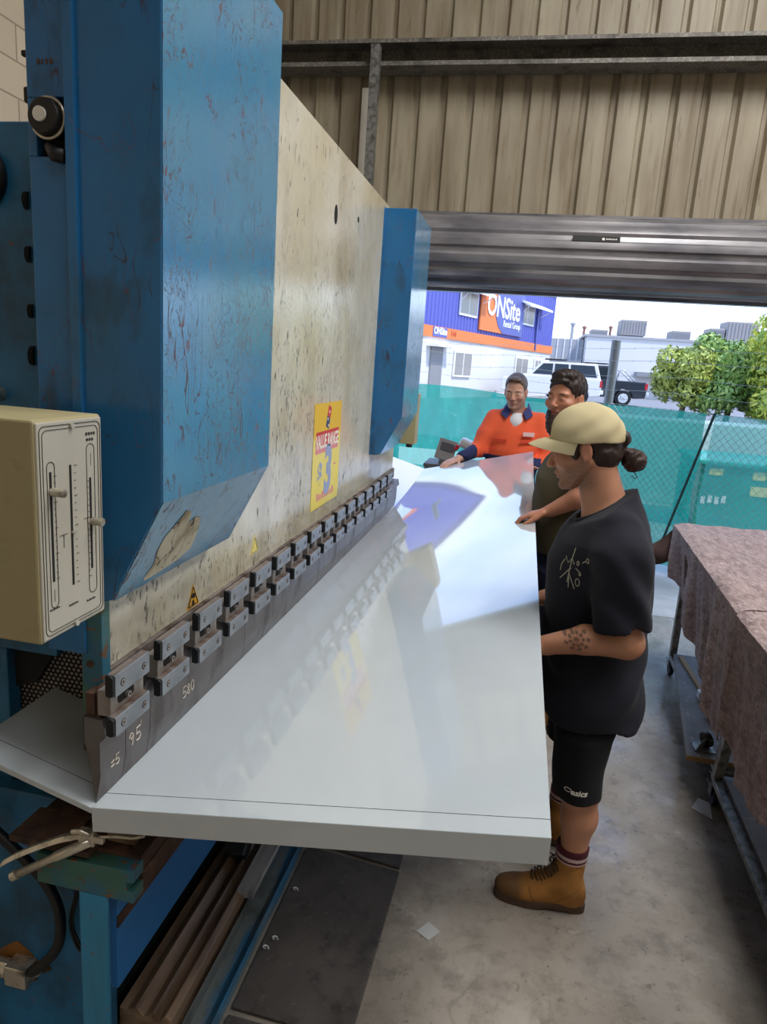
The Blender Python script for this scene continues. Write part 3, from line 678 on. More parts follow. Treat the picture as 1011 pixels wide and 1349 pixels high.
mb.build('small_print', M['poster_pk'], PO)
Md = Mp @ Matrix.Translation((W_ * .5, H_ * .86, .0012)) @ Matrix.Rotation(math.radians(-20), 4, 'Z')
mb = MB(); mb.box(-.022, .022, 0, .045, 0, .0006, 0, Md); mb.box(-.022, .022, -.045, 0, 0, .0006, 1, Md)
for x, y in ((0, .022), (-.01, -.012), (.01, -.033)): mb.cyl(Md @ Vector((x, y, .0004)), Md @ Vector((x, y, .0012)), .006, 12, 2)
mb.build('logo', [M['poster_r'], mat('poster_navy', '2b3a68', .6), M['poster_w']], PO)
# ---------------------------------------------------------------- trolleys with felt blankets
def trolley(x0, x1, y0, y1, legs, lab, board=True):
    T = thing('trolley', ((x0 + x1) / 2, (y0 + y1) / 2, 0), lab, 'trolley', rz=0)
    c = .02
    for (x, y, tx, ty) in legs:
        m = MB(); R = Matrix.Identity(3)
        V = [(x + a, y + b, .12) for a, b in ((-c, -c), (c, -c), (c, c), (-c, c))] + [(tx + a, ty + b, .925) for a, b in ((-c, -c), (c, -c), (c, c), (-c, c))]
        m.add(V, [(3, 2, 1, 0), (4, 5, 6, 7), (0, 1, 5, 4), (1, 2, 6, 5), (2, 3, 7, 6), (3, 0, 4, 7)]); m.build('leg', M['galv'], T, bevel=.003)
        w = MB().cyl((x - .012, y, .045), (x + .012, y, .045), .044, 20); cs = w.build('swivel_wheel', M['black_rubber'], T, bevel=.003)
        MB().box(x - .02, x - .016, y - .02, y + .02, .045, .105).box(x + .016, x + .02, y - .02, y + .02, .045, .105).box(x - .03, x + .03, y - .03, y + .03, .1, .106).build('wheel_fork', M['galv'], cs)
    (ax, ay, _, _), (bx, by, _, _), (cx_, cy_, _, _), (dx, dy, _, _) = legs
    for p, q in (((ax, ay), (bx, by)), ((bx, by), (cx_, cy_)), ((cx_, cy_), (dx, dy)), ((dx, dy), (ax, ay))):
        d = Vector((q[0] - p[0], q[1] - p[1], 0)); n = Vector((-d.y, d.x, 0)).normalized() * .02
        m = MB(); V = [Vector((*a, z)) + s * n for z in (.106, .134) for a, s in ((p, -1), (q, -1), (q, 1), (p, 1))]
        m.add(V, [(3, 2, 1, 0), (4, 5, 6, 7), (0, 1, 5, 4), (1, 2, 6, 5), (2, 3, 7, 6), (3, 0, 4, 7)]); m.build('bottom_rail', M['galv'], T, bevel=.003)
    MB().box(x0, x1, y0, y1, .925, .95).build('table_top', M['ply'], T, bevel=.003)
    return T
t1 = trolley(1.0, 2.1, 2.84, 4.33, [(1.02, 3.0, 1.02, 2.95), (1.07, 4.3, 1.06, 4.28), (2.0, 4.3, 2.0, 4.28), (2.0, 3.0, 2.0, 2.95)], 'far galvanised trolley hidden under a felt blanket, its thin leg seen beside the doorway')
t2 = trolley(.94, 2.1, 1.3, 2.80, [(.955, 1.4, .955, 1.4), (.992, 2.93, 1.0, 2.78), (2.0, 2.9, 2.0, 2.78), (2.0, 1.4, 2.0, 1.4)], 'near galvanised trolley under the felt blanket at the right edge')
m = MB(); m.prism([(.975, 1.42), (1.012, 2.9), (1.98, 2.9), (1.98, 1.42)], 'z', .134, .15)
m.build('shelf_board', M['ply'], bevel=.001, label='grey board lying on the lower rails of the near trolley', cat='board')
m = MB(); m.prism([(1.065, 4.26), (.885, 3.035), (1.6, 3.03), (1.9, 4.26)], 'z', .135, .158)
m.prism([(.884, 3.034), (.884, 3.028), (1.6, 3.024), (1.6, 3.029)], 'z', .135, .158, 1)
m.build('loose_board', [M['ply'], M['ply_edge']], bevel=.001, label='grey board with a tan sawn edge lying on the lower rails of the far trolley', cat='board')
for x, y, l in ((1.10, 3.66, 'small bright metal block on the grey board, the further of the two'), (1.09, 3.45, 'small bright metal block on the grey board, the nearer of the two')):
    MB().box(x - .03, x + .03, y - .025, y + .025, .159, .20).build('metal_block', M['alu'], bevel=.002, label=l, cat='metal block')
m = MB(); m.prism([(1.08, 4.2), (1.11, 4.2), (1.13, 3.3), (1.115, 3.3)], 'z', .16, .172); m.build('timber_strip', M['ply_edge'], label='thin tan timber strip lying along the grey board', cat='timber strip')
K = thing('loose_caster', (.985, 3.13, .16), 'black loose caster wheel lying on the near end of the grey board', 'caster')
MB().cyl((.975, 3.13, .195), (1.0, 3.14, .2), .036, 20).build('wheel', M['black_rubber'], K, bevel=.003)
m = MB(); m.prism([(-.04, -.03), (.04, -.03), (.02, .04), (-.03, .035)], 'z', -.003, .0, 0, frame((.97, 3.11, .18), (.7, .7, 0), (.2, -.2, .9))); m.box(.93, 1.02, 3.08, 3.16, .159, .163); m.build('fork', M['galv'], K)
m = MB(); m.prism([(.895, 2.87), (.965, 2.81), (.985, 2.93), (.94, 2.955)], 'z', .001, .003); m.build('sheet_offcut', M['alu'], label='pale sheet offcut on the floor under the corner of the grey board', cat='offcut')

rnd = random.Random(3)
ph = [rnd.uniform(0, 6) for _ in range(8)]
def blanket(name, lab, y0, y1, xl, hem, hole=None, ztop=.962):
    nu = int((y1 - y0) / .02); tops = 40; sides = 40
    V = []; F = []
    for i in range(nu + 1):
        y = y0 + (y1 - y0) * i / nu
        for j in range(tops + sides + 1):
            if j <= tops:
                t = j / tops; x = 2.15 + (xl(y) + .015 - 2.15) * t; z = ztop + .004 * math.sin(13 * y + 5 * x) + .003 * math.sin(31 * x + 7 * y + ph[0])
                if t > .985: z -= .006
                V.append((x, y, z))
            else:
                t = (j - tops) / sides; h = hem(y); z = ztop - .008 - (ztop - h) * t
                fold = (.018 * math.sin(9 * y + ph[1]) + .012 * math.sin(21 * y + ph[2] + 2 * t) + .006 * math.sin(45 * y + ph[3] + 5 * t)) * min(1, t * 1.6)
                x = xl(y) - .004 + fold + .02 * t
                V.append((x, y + .012 * math.sin(5 * t + 8 * y) * t, z))
    nc = tops + sides + 1
    for i in range(nu):
        for j in range(tops + sides):
            c = [i * nc + j, i * nc + j + 1, (i + 1) * nc + j + 1, (i + 1) * nc + j]
            if hole and j > tops:
                p = V[c[0]]
                if hole(p[1], p[2]): continue
            F.append(tuple(c))
    m = MB(); m.add(V, F)
    return m.build(name, M['felt'], smooth=True, solid=.007, loc=(xl(y0) + .5, (y0 + y1) / 2, ztop), label=lab, cat='blanket', group=None)
xl1 = lambda y: .895 + (y - 2.72) * .048
bl = blanket('felt_blanket', 'mauve grey felt blanket with a slit, draped over the far trolley', 2.74, 4.37, xl1,
        lambda y: float(np.interp(y, [2.74, 2.98, 3.23, 3.53, 3.87, 4.37], [.40, .42, .46, .535, .63, .66])) + .008 * math.sin(17 * y),
        hole=lambda y, z: abs(y - 3.86 - (z - .78) * .45) < .045 * max(0, 1 - ((z - .78) / .10) ** 2) ** .5)
xl2 = lambda y: .885 + (y - 2.72) * .01
blanket('felt_blanket', 'mauve grey felt blanket covering the near trolley at the right edge', 1.25, 2.72, xl2,
        lambda y: float(np.interp(y, [1.2, 2.1, 2.45, 2.72], [.5, .46, .40, .46])) + .015 * math.sin(19 * y))
# flap turned out at the far corner
m = MB(); m.grid(lambda u, v: (.985 - .125 * u - .01 * math.sin(4 * v), 4.36 + .05 * u + .015 * math.sin(5 * v + 3 * u), (.945 - .15 * u) - (.20 - .075 * u) * v - .02 * math.sin(PI * u)), 14, 14)
m.build('flap', M['felt_in'], bl, smooth=True, solid=.007)

# ---------------------------------------------------------------- boundary fence outside
P0 = Vector((-1.37, 9.5, 0)); D2 = Vector((.7203, -.6937, 0)); N2 = Vector((-D2.y, D2.x, 0)) * -1    # N2 faces the shed
F_ = thing('boundary_fence', tuple(P0 + D2 * 3), 'chain link fence hung with teal shade cloth across the forecourt', 'fence')
def fp(s, z, o=0): return tuple(P0 + D2 * s + N2 * o + Vector((0, 0, z)))
def clothmat(name, col, tr):
    m = mat(name, col, .75, spec=.2, layers=[dict(col='2fbfa8', size=3, lo=.4, hi=.7, amt=.8), dict(col='8adccd', size=6, scale=(1, 1, 2), lo=.58, hi=.72, amt=.5)])
    g = N(m); b = g.n['Principled BSDF']; o = [x for x in g.n if x.type == 'OUTPUT_MATERIAL'][0]
    tn = g.new('ShaderNodeBsdfTransparent'); tl = g.new('ShaderNodeBsdfTranslucent'); tl.inputs[0].default_value = (*srgb(col), 1)
    a = g.new('ShaderNodeMixShader'); a.inputs[0].default_value = .35; g.link(b.outputs[0], a.inputs[1]); g.link(tl.outputs[0], a.inputs[2])
    c = g.new('ShaderNodeMixShader'); c.inputs[0].default_value = tr; g.link(a.outputs[0], c.inputs[1]); g.link(tn.outputs[0], c.inputs[2]); g.link(c.outputs[0], o.inputs[0]); return m
M['cloth'] = clothmat('teal_shade_cloth', '22b49f', .15); M['cloth2'] = clothmat('pale_teal_shade_cloth', '5fc4b8', .38)
def cloth(s0, s1, mt, zt, off):
    m = MB(); n = int((s1 - s0) / .06)
    def f(u, v):
        s = s0 + (s1 - s0) * u; z0 = .1 + .02 * math.sin(3 * s); z1 = zt + .02 * math.sin(2.1 * s) - .015 * abs(math.sin(1.3 * s))
        w = .018 * math.sin(6 * s + 3 * v) + .012 * math.sin(15 * s - 9 * v) + .008 * math.sin(31 * s + 20 * v) + .01 * math.sin(13 * v + 2 * s)
        return fp(s, z0 + (z1 - z0) * v, off + w)
    m.grid(f, n, 26); return m.build('shade_cloth', mt, F_, smooth=True)
cloth(-3.5, 4.15, M['cloth'], 1.54, .05); cloth(4.22, 5.4, M['cloth2'], 1.55, .05)
M['wire'] = mat('fence_wire', '9ea8a4', .5, metal=.4)
m = MB()
for k in range(-70, 76):
    for sgn in (1, -1):
        s0, s1 = (k * .072, k * .072 + 1.45)
        a0, a1 = max(s0, 3.1), min(s1, 5.4)
        if a1 <= a0: continue
        z = lambda s: .1 + (s - s0) if sgn > 0 else 1.55 - (s - s0)
        for h in ((a0, a1),):
            p = Vector(fp(h[0], z(h[0]), .09 + .004 * sgn)); q = Vector(fp(h[1], z(h[1]), .09 + .004 * sgn)); up = Vector((0, 0, .0018))
            n_ = N2 * .0018
            m.add([p - up, q - up, q + up, p + up, p + n_ * 2, q + n_ * 2], [(0, 1, 2, 3), (0, 1, 5, 4), (3, 2, 5, 4)])
mesh_o = m.build('wire_mesh', M['wire'], F_); tag(mesh_o, kind='stuff')
M['post'] = mat('grey_fence_post', '7c8388', .5, metal=.5)
for s, h, r in ((3.04, 2.17, .045), (-.6, 2.17, .04), (5.35, 2.1, .04), (4.32, 1.56, .012)):
    b0 = fp(s, 0, 0); t0 = fp(s, h, 0)
    if s == 4.32: b0 = fp(3.95, .35, .1); t0 = fp(4.25, 1.56, .1)
    mb = MB().cyl(b0, t0, r, 16); mb.build('fence_post' if r > .02 else 'leaning_brace', M['post'] if r > .02 else mat('dark_green_rod', '16403a', .6), F_, smooth=False, bevel=.004)
for z, sag in ((2.1, .02), (1.98, .02), (1.84, .03), (1.70, .03), (1.55, .005)):
    mb = MB(); pts = []
    for i in range(90):
        s = -3.5 + 8.9 * i / 89; pts.append(fp(s, z - sag * math.sin(s * 1.7) ** 2, .05))
    mb.tube(pts, .0022, 4)
    if z > 1.6:
        for i in range(0, 89, 2):
            p = Vector(pts[i]); mb.tube([p + Vector((0, 0, .014)), p - Vector((0, 0, .014))], .0018, 4)
    mb.build('barbed_wire' if z > 1.6 else 'top_wire', M['wire'], F_)

# skip bin behind the cloth
Bn = thing('waste_bin', (3.0, 9.6, 0), 'teal green steel bin with pale stickers behind the shade cloth on the right', 'bin')
M['bin'] = mat('bin_green', '0f7f6c', .5, layers=[dict(col='0c6658', size=3, lo=.4, hi=.7)])
MB().box(2.2, 3.75, 9.0, 10.2, .05, .84).build('body', M['bin'], Bn, bevel=.02)
MB().box(2.15, 3.8, 8.95, 10.25, .84, .9).build('lid', mat('bin_lid', '1b9a86', .4), Bn, bevel=.02)
mb = MB()
for x, z, w, h in ((2.3, .72, .16, .08), (2.8, .70, .14, .1), (2.95, .72, .3, .05), (2.8, .5, .2, .12)): mb.box(x, x + w, 8.99, 9.0, z, z + h)
mb.build('sticker', M['poster_p'], Bn)
mb = MB()
for k, (x, z) in enumerate(((2.25, .35), (2.33, .37), (2.41, .36), (2.49, .38))): mb.box(x, x + .05, 8.988, 9.0, z, z + .09)
mb.build('white_lettering', M['poster_w'], Bn)
MB().box(1.0, 3.9, 10.8, 11.6, .0, 1.25).build('pale_crate', mat('pale_crate', 'b8cfc8', .7), bevel=.02, label='pale crate standing behind the green bin', cat='crate')

# bench with a grey tray and white bag near the man in orange
Wb = thing('side_bench', (-.55, 6.3, 0), 'narrow grey bench standing outside behind the far end of the white sheet', 'bench')
MB().box(-.85, -.25, 6.1, 6.5, .90, .93).build('bench_top', M['ply'], Wb, bevel=.003)
for x in (-.82, -.28):
    for y in (6.13, 6.47): MB().box(x - .02, x + .02, y - .02, y + .02, 0, .9).build('leg', M['galv'], Wb)
mb = MB(); R_ = Matrix.Rotation(math.radians(12), 3, 'Y') @ Matrix.Rotation(math.radians(-14), 3, 'X')
mb.obox((-.665, 6.2, 1.055), (.17, .03, .19), R_); T_ = mb.build('metal_tray', mat('tray_grey', 'a59f97', .45, metal=.3), bevel=.004, label='grey metal tray with a dark opening standing left of the orange shirt', cat='tray')
mb = MB(); mb.obox((-.655, 6.182, 1.085), (.12, .004, .07), R_); mb.build('tray_opening', mat('tray_inner', '5e5b58', .6), T_)
mb = MB(); mb.obox((-.46, 6.25, 1.11), (.19, .14, .09), Matrix.Rotation(math.radians(20), 3, 'Y')); mb.build('white_box', M['white'], bevel=.03, label='white rounded box lying behind the grey metal tray', cat='box')
mb = MB(); mb.obox((-.565, 6.17, 1.09), (.035, .05, .05), Matrix.Rotation(.5, 3, 'Y')); mb.build('red_part', mat('red_plastic', 'c8343a', .4), bevel=.006, label='small red part between the grey tray and the white box', cat='red part')
mb = MB().box(-.72, -.4, 6.15, 6.4, .932, .965); mb.build('tray_base', M['ply'], bevel=.003, label='flat grey tray base lying on the side bench', cat='tray')

# ---------------------------------------------------------------- two storey building
sd = Vector((.3306, .9438, 0)); sn = Vector((.9438, -.3306, 0)); O_ = Vector((-4.08, 25.5, 0))
OB = thing('office_building', (-4.08, 25.5, .55), 'two storey blue and white building with an orange band and large sign', 'building')
FM = frame(O_, sd, (0, 0, 1))     # local x along the facade, y up, z outward
def fbox(m, s0, s1, z0, z1, o0, o1, mi=0): return m.box(s0, s1, z0, z1, o0, o1, mi, FM)
M['bl_blue'] = mat('blue_cladding', '5a60b2', .5); M['bl_white'] = mat('white_render', 'd9d7d6', .7); M['bl_orange'] = mat('orange_band', 'ea8044', .6)
M['bl_signblue'] = mat('sign_blue', '5c64a8', .5); M['bl_glass'] = mat('curtained_glass', '9a968e', .2); M['bl_white2'] = mat('white_sign_paint', 'f2f2f2', .6)
fbox(MB(), -9, 15.4, .55, 2.85, -7, 0).build('ground_floor_wall', M['bl_white'], OB)
m = MB(); pts = []
s = -9
while s < 15.4: pts += [(s, 0), (s + .12, 0), (s + .15, .04), (s + .25, .04), (s + .28, 0)]; s += .3
pts = [p for p in pts if p[0] < 15.4] + [(15.4, 0), (15.4, -7), (-9, -7)]
M90 = FM @ Matrix(((1, 0, 0, 0), (0, 0, 1, 0), (0, 1, 0, 0), (0, 0, 0, 1)))
m.prism(pts, 'z', 3.2, 6.0, 0, M90)
m.build('upper_cladding', M['bl_blue'], OB)
fbox(MB(), -9.1, 15.5, 6.0, 6.14, -7.1, .2).build('roof_edge', M['bl_white2'], OB)
fbox(MB(), -9, 15.45, 2.85, 3.25, -.3, .07).build('orange_band', M['bl_orange'], OB)
def win(s0, s1, z0, z1, shade=False):
    w = fbox(MB(), s0, s1, z0, z1, .02, .08).build('window', M['bl_white2'], OB)
    m = MB(); c = (s0 + s1) / 2
    fbox(m, s0 + .08, c - .04, z0 + .08, z1 - .08, .08, .09); fbox(m, c + .04, s1 - .08, z0 + .08, z1 - .08, .08, .09); m.build('pane', M['bl_glass'], w)
win(3.1, 4.85, 3.85, 4.85); win(9.95, 11.95, 4.05, 5.02); win(3.0, 4.75, 1.4, 2.45); win(10.0, 11.8, 1.65, 2.5); win(12.8, 13.8, 1.75, 2.5)
for s0, s1, z in ((2.9, 5.5, 4.95), (9.8, 13.2, 5.08)):
    m = MB(); V = [FM @ Vector(p) for p in ((s0, z + .08, .05), (s1, z + .08, .05), (s1, z - .12, .6), (s0, z - .12, .6), (s0, z, .05), (s1, z, .05), (s1, z - .22, .6), (s0, z - .22, .6))]
    m.add(V, [(0, 1, 2, 3), (4, 7, 6, 5), (3, 2, 6, 7), (0, 3, 7, 4), (1, 5, 6, 2), (0, 4, 5, 1)])
    m.tube([FM @ Vector((s0 + .1, z - .18, .55)), FM @ Vector((s0 + .3, z - .5, .06))], .02, 5); m.tube([FM @ Vector((s1 - .1, z - .18, .55)), FM @ Vector((s1 - .3, z - .5, .06))], .02, 5)
    m.build('awning', M['bl_white2'], OB)
fbox(MB(), .95, 1.95, .55, 2.5, .0, .06).build('doorway', mat('grey_door', '8d8d90', .5), OB)
m = MB(); fbox(m, .6, 2.3, 2.5, 2.6, 0, .5); m.build('door_canopy', M['bl_white2'], OB)
m = MB().cyl(FM @ Vector((12.5, 2.9, .1)), FM @ Vector((12.4, 4.9, .1)), .05, 8); m.build('downpipe', M['bl_signblue'], OB)
SG = fbox(MB(), 5.1, 10.25, 3.42, 5.7, .05, .12).build('sign_panel', M['bl_orange'], OB)
arc = [(7.25, 5.7), (6.85, 5.2), (6.62, 4.6), (6.75, 4.1), (7.1, 3.7), (7.7, 3.42)]
m = MB(); m.prism(arc + [(10.25, 3.42), (10.25, 5.7)], 'z', .12, .14, 0, FM); m.build('sign_curve', M['bl_signblue'], SG)
m = MB(); text_geo('ONSite', 1.28, FM @ Matrix.Translation((7.65, 4.5, .15)), m, .01, bold=.02, xscale=1.02); m.build('sign_lettering', M['bl_white2'], SG)
m = MB(); text_geo('Rental Group', .42, FM @ Matrix.Translation((8.75, 3.86, .15)), m, .01, xscale=.95); m.build('sign_lettering', M['bl_white2'], SG)
SG2 = fbox(MB(), .9, 2.1, 2.87, 3.23, .07, .09).build('small_sign', M['bl_signblue'], OB)
m = MB(); text_geo('ONSite', .36, FM @ Matrix.Translation((1.5, 3.08, .1)), m, .005, bold=.01); m.build('sign_lettering', M['bl_white2'], SG2)
m = MB(); text_geo('144', .34, FM @ Matrix.Translation((2.7, 3.06, .08)), m, .005); m.build('building_number', mat('number_red', 'c8502c', .6), OB)

# warehouses behind
M['wh_w'] = mat('warehouse_white', 'd6d3d1', .8); M['wh_g'] = mat('warehouse_grey', 'a5a5a8', .7); M['ac'] = mat('rooftop_unit', '9a9492', .7); M['wh_d'] = mat('shade_grey', '8c8c8e', .7)
WH = thing('white_warehouse', (10, 50, .55), 'long low white warehouse behind the parked pickup', 'building')
MB().box(3.6, 30, 50, 62, .55, 4.45).build('wall', M['wh_w'], WH); MB().box(3.4, 30.2, 49.9, 62.1, 4.45, 4.6).build('parapet', M['wh_g'], WH)
MB().box(7.0, 30, 49.0, 50, 2.0, 2.3).build('loading_canopy', M['wh_d'], WH)
GH = thing('grey_shed', (1.5, 52, .55), 'grey clad shed between the blue building and the white warehouse', 'building')
MB().box(-3, 3.55, 52, 60, .55, 4.3).build('wall', M['wh_g'], GH)
m = MB()
for k in range(14): m.box(-3 + k * .47, -2.9 + k * .47, 51.95, 52, 2.7, 4.3)
m.build('wall_rib', M['wh_w'], GH); MB().box(-3, 3.3, 48.6, 52, 2.3, 2.75).build('awning', M['wh_d'], GH)
for x0, x1, z0, z1, l, leg in ((5.8, 7.5, 4.72, 5.75, 'large rooftop air conditioning unit above the dark pickup', 1), (9.2, 10.4, 4.6, 5.2, 'pale rooftop unit left of the tree tops', 0),
        (12.6, 14.6, 4.6, 6.0, 'ribbed rooftop unit behind the tallest tree', 0), (3.9, 5.0, 4.6, 5.0, 'low rooftop unit left of the large one', 0), (11.6, 12.5, 4.6, 5.5, 'small rooftop unit beside the ribbed one', 0)):
    R0_ = thing('rooftop_unit', ((x0 + x1) / 2, 52, 4.6), l, 'air conditioning unit')
    MB().box(x0, x1, 51, 53, z0, z1).build('casing', M['ac'], R0_, bevel=.03)
    m = MB()
    for k in range(9): xx = x0 + (x1 - x0) * (k + .5) / 9; m.box(xx - .02, xx + .02, 50.96, 51, z0 + .1, z1 - .1)
    m.build('louvre', M['wh_d'], R0_)
    if leg: MB().box(x0 + .2, x1 - .2, 51.3, 52.7, 4.6, 4.72).build('stand', M['wh_d'], R0_)
for x, z, r, c, l in ((2.68, 5.3, .11, 'wh_g', 'capped grey roof flue above the grey shed'), (3.5, 5.1, .09, None, 'rusty red roof flue above the grey shed'), (5.3, 5.2, .08, None, 'rusty flue left of the large rooftop unit')):
    F2 = thing('roof_flue', (x, 52.5, 4.3), l, 'flue'); mt_ = M[c] if c else mat('rusty_flue', '9a6a5c', .7)
    MB().cyl((x, 52.5, 4.25), (x, 52.5, z), r, 12).build('pipe', mt_, F2)
    m = MB(); m.tube([(x, 52.5, z), (x, 52.5, z + .12), (x, 52.5, z + .2)], [r * 1.8, r * 1.8, .02], 12); m.build('cap', mt_, F2)

# ---------------------------------------------------------------- vehicles (nose towards -x)
def vehicle(name, x0, x1, y, col, lab, ute, cat, rz=0):
    L = x1 - x0; k = L / 5.2; zg = .55; V_ = thing(name, ((x0 + x1) / 2, y + .9, zg), lab, cat)
    X = lambda t: x0 + t * k; body = mat(name + '_paint', col, .3, coat=.5)
    low = [(X(0.05), .75 - .35), (X(.02), .8), (X(.12), .98), (X(1.2), 1.12), (X(1.55), 1.16), (X(5.12), 1.14), (X(5.18), .75), (X(5.15), .42)]
    def archy(c, r=.43): return [(c + r * k * math.cos(a), .36 + r * math.sin(a)) for a in np.linspace(0, PI, 9)]
    prof = low + archy(X(4.15)) + archy(X(.95)); prof = [(p[0], p[1] + zg) for p in prof]
    MB().prism(prof, 'y', y, y + 1.8).build('body', body, V_, bevel=.04)
    cab = [(1.35, 1.12), (2.05, 1.74), (3.45 if ute else 4.85, 1.78), (3.6 if ute else 5.12, 1.12)]
    MB().prism([(X(a), b + zg) for a, b in cab], 'y', y + .1, y + 1.7).build('cab', body, V_, bevel=.05)
    wm = mat(name + '_window', '3c4650' if not ute else '2a3038', .1)
    ws = [[(1.62, 1.2), (2.12, 1.66), (2.62, 1.68), (2.62, 1.2)], [(2.72, 1.2), (2.72, 1.68), (3.4, 1.68), (3.48, 1.2)]]
    if not ute: ws.append([(3.58, 1.2), (3.52, 1.68), (4.7, 1.68), (4.9, 1.2)])
    for w in ws: MB().prism([(X(a), b + zg) for a, b in w], 'y', y + .085, y + .1).build('side_window', wm, V_)
    for c in (.95, 4.15):
        for yy in (y + .02, y + 1.55):
            w = MB().cyl((X(c), yy, .36 + zg), (X(c), yy + .23, .36 + zg), .36, 24).build('wheel', M['black_rubber'], V_, bevel=.03)
            m = MB().cyl((X(c), yy - .01, .36 + zg), (X(c), yy, .36 + zg), .22, 20)
            for a in range(6): m.obox((X(c) + .12 * math.cos(a * PI / 3), yy - .015, .36 + zg + .12 * math.sin(a * PI / 3)), (.2, .02, .05), Matrix.Rotation(-a * PI / 3, 3, 'Y'))
            m.build('hub', M['alu'], w)
    MB().box(X(5.08), X(5.2), y - .01, y + .2, .8 + zg, 1.08 + zg).build('tail_lamp', mat(name + '_lamp', 'c02a34', .3), V_)
    MB().box(X(5.15), X(5.3), y + .05, y + 1.75, .5 + zg, .68 + zg).build('rear_bumper', M['alu'] if ute else body, V_, bevel=.03)
    MB().box(X(2.2), X(3.3), y + .2, y + 1.6, 1.84 + zg, 1.88 + zg).build('roof_rack', M['black_rubber'], V_)
    MB().box(X(2.65), X(2.67), y - .006, y, .5 + zg, 1.15 + zg).build('door_gap', M['dark'], V_)
    if ute:
        for yy in (y + .15, y + 1.65):
            m = MB(); m.tube([(X(3.75), yy, 1.14 + zg), (X(3.85), yy, 1.6 + zg), (X(4.05), yy, 1.62 + zg), (X(4.6), yy, 1.16 + zg)], .035, 8); m.build('sports_bar', M['alu'], V_, smooth=True)
vehicle('white_wagon', -1.2, 3.1, 31, 'e4e4e4', 'white car parked in front of the blue and white building', False, 'car')
vehicle('dark_pickup', .35, 5.35, 33.5, '2a2f38', 'dark pickup with a chrome sports bar parked beside the tree', True, 'pickup')

# ---------------------------------------------------------------- trees
def tree(cx, cy, cz, R, H, seed, cols, lab, n=8500):
    r = random.Random(seed); T = thing('street_tree', (cx, cy, .55), lab, 'tree')
    blobs = []
    for k in range(26):
        a = r.uniform(0, 2 * PI); e = r.uniform(-1, 1); q = r.uniform(.35, .95)
        blobs.append((cx + R * .72 * q * math.cos(a), cy + R * .72 * q * math.sin(a), cz - .1 + H * .66 * e * q, R * r.uniform(.28, .45)))
    V = []; F = []; mi = []
    for i in range(n):
        b = r.choice(blobs); u = Vector((r.gauss(0, 1), r.gauss(0, 1), r.gauss(0, 1))).normalized()
        p = Vector(b[:3]) + u * b[3] * r.uniform(.75, 1.1)
        if p.z < .8: continue
        d = (u + Vector((r.uniform(-.6, .6), r.uniform(-.6, .6), r.uniform(-.8, .4)))).normalized(); w = d.orthogonal().normalized()
        w.rotate(Matrix.Rotation(r.uniform(0, 6), 3, d)); l = d.cross(w); s = r.uniform(.065, .12); n0 = len(V)
        V += [p - w * s, p + l * s * .45, p + w * s * 1.2 - Vector((0, 0, s * .3)), p - l * s * .45]; F.append((n0, n0 + 1, n0 + 2, n0 + 3)); mi.append(r.choice((0, 0, 1, 1, 2)))
    m = MB(); m.add(V, F); m.m = mi; m.build('foliage', [mat('leaf', c, .5) for c in cols], T)
    m = MB(); m.tube([(cx, cy, .5), (cx + .05, cy, 1.0), (cx + .15, cy, cz)], [.11, .09, .05], 10)
    for k in range(5): a = k * 1.3; m.tube([(cx + .05, cy, 1.0), (cx + R * .5 * math.cos(a), cy + R * .5 * math.sin(a), cz + .2 * k / 5)], [.05, .02], 6)
    m.build('trunk', mat('bark', '6b5a4a', .9), T)
tree(5.05, 24.5, 2.1, 1.15, 1.25, 1, ('a3ad4a', 'bdc662', '8a9648'), 'small rounded green tree right behind the dark pickup')
tree(6.55, 24.8, 2.25, 1.6, 1.6, 2, ('84a44c', 'a6bc64', '6c9048'), 'darker green tree in the middle of the row', 15000)
tree(8.0, 23.0, 2.5, 1.9, 2.2, 3, ('b0c04a', 'd2d458', '8eaa4a'), 'tall yellow green tree at the right edge of the photo', 19000)
# ---------------------------------------------------------------- organic surfaces
def axis(lo, hi, step, fine=()):
    pts = [lo]
    while pts[-1] < hi:
        s = step
        for a, b, q in fine:
            if a <= pts[-1] < b: s = q
        pts.append(pts[-1] + s)
    return np.array(pts, np.float64)

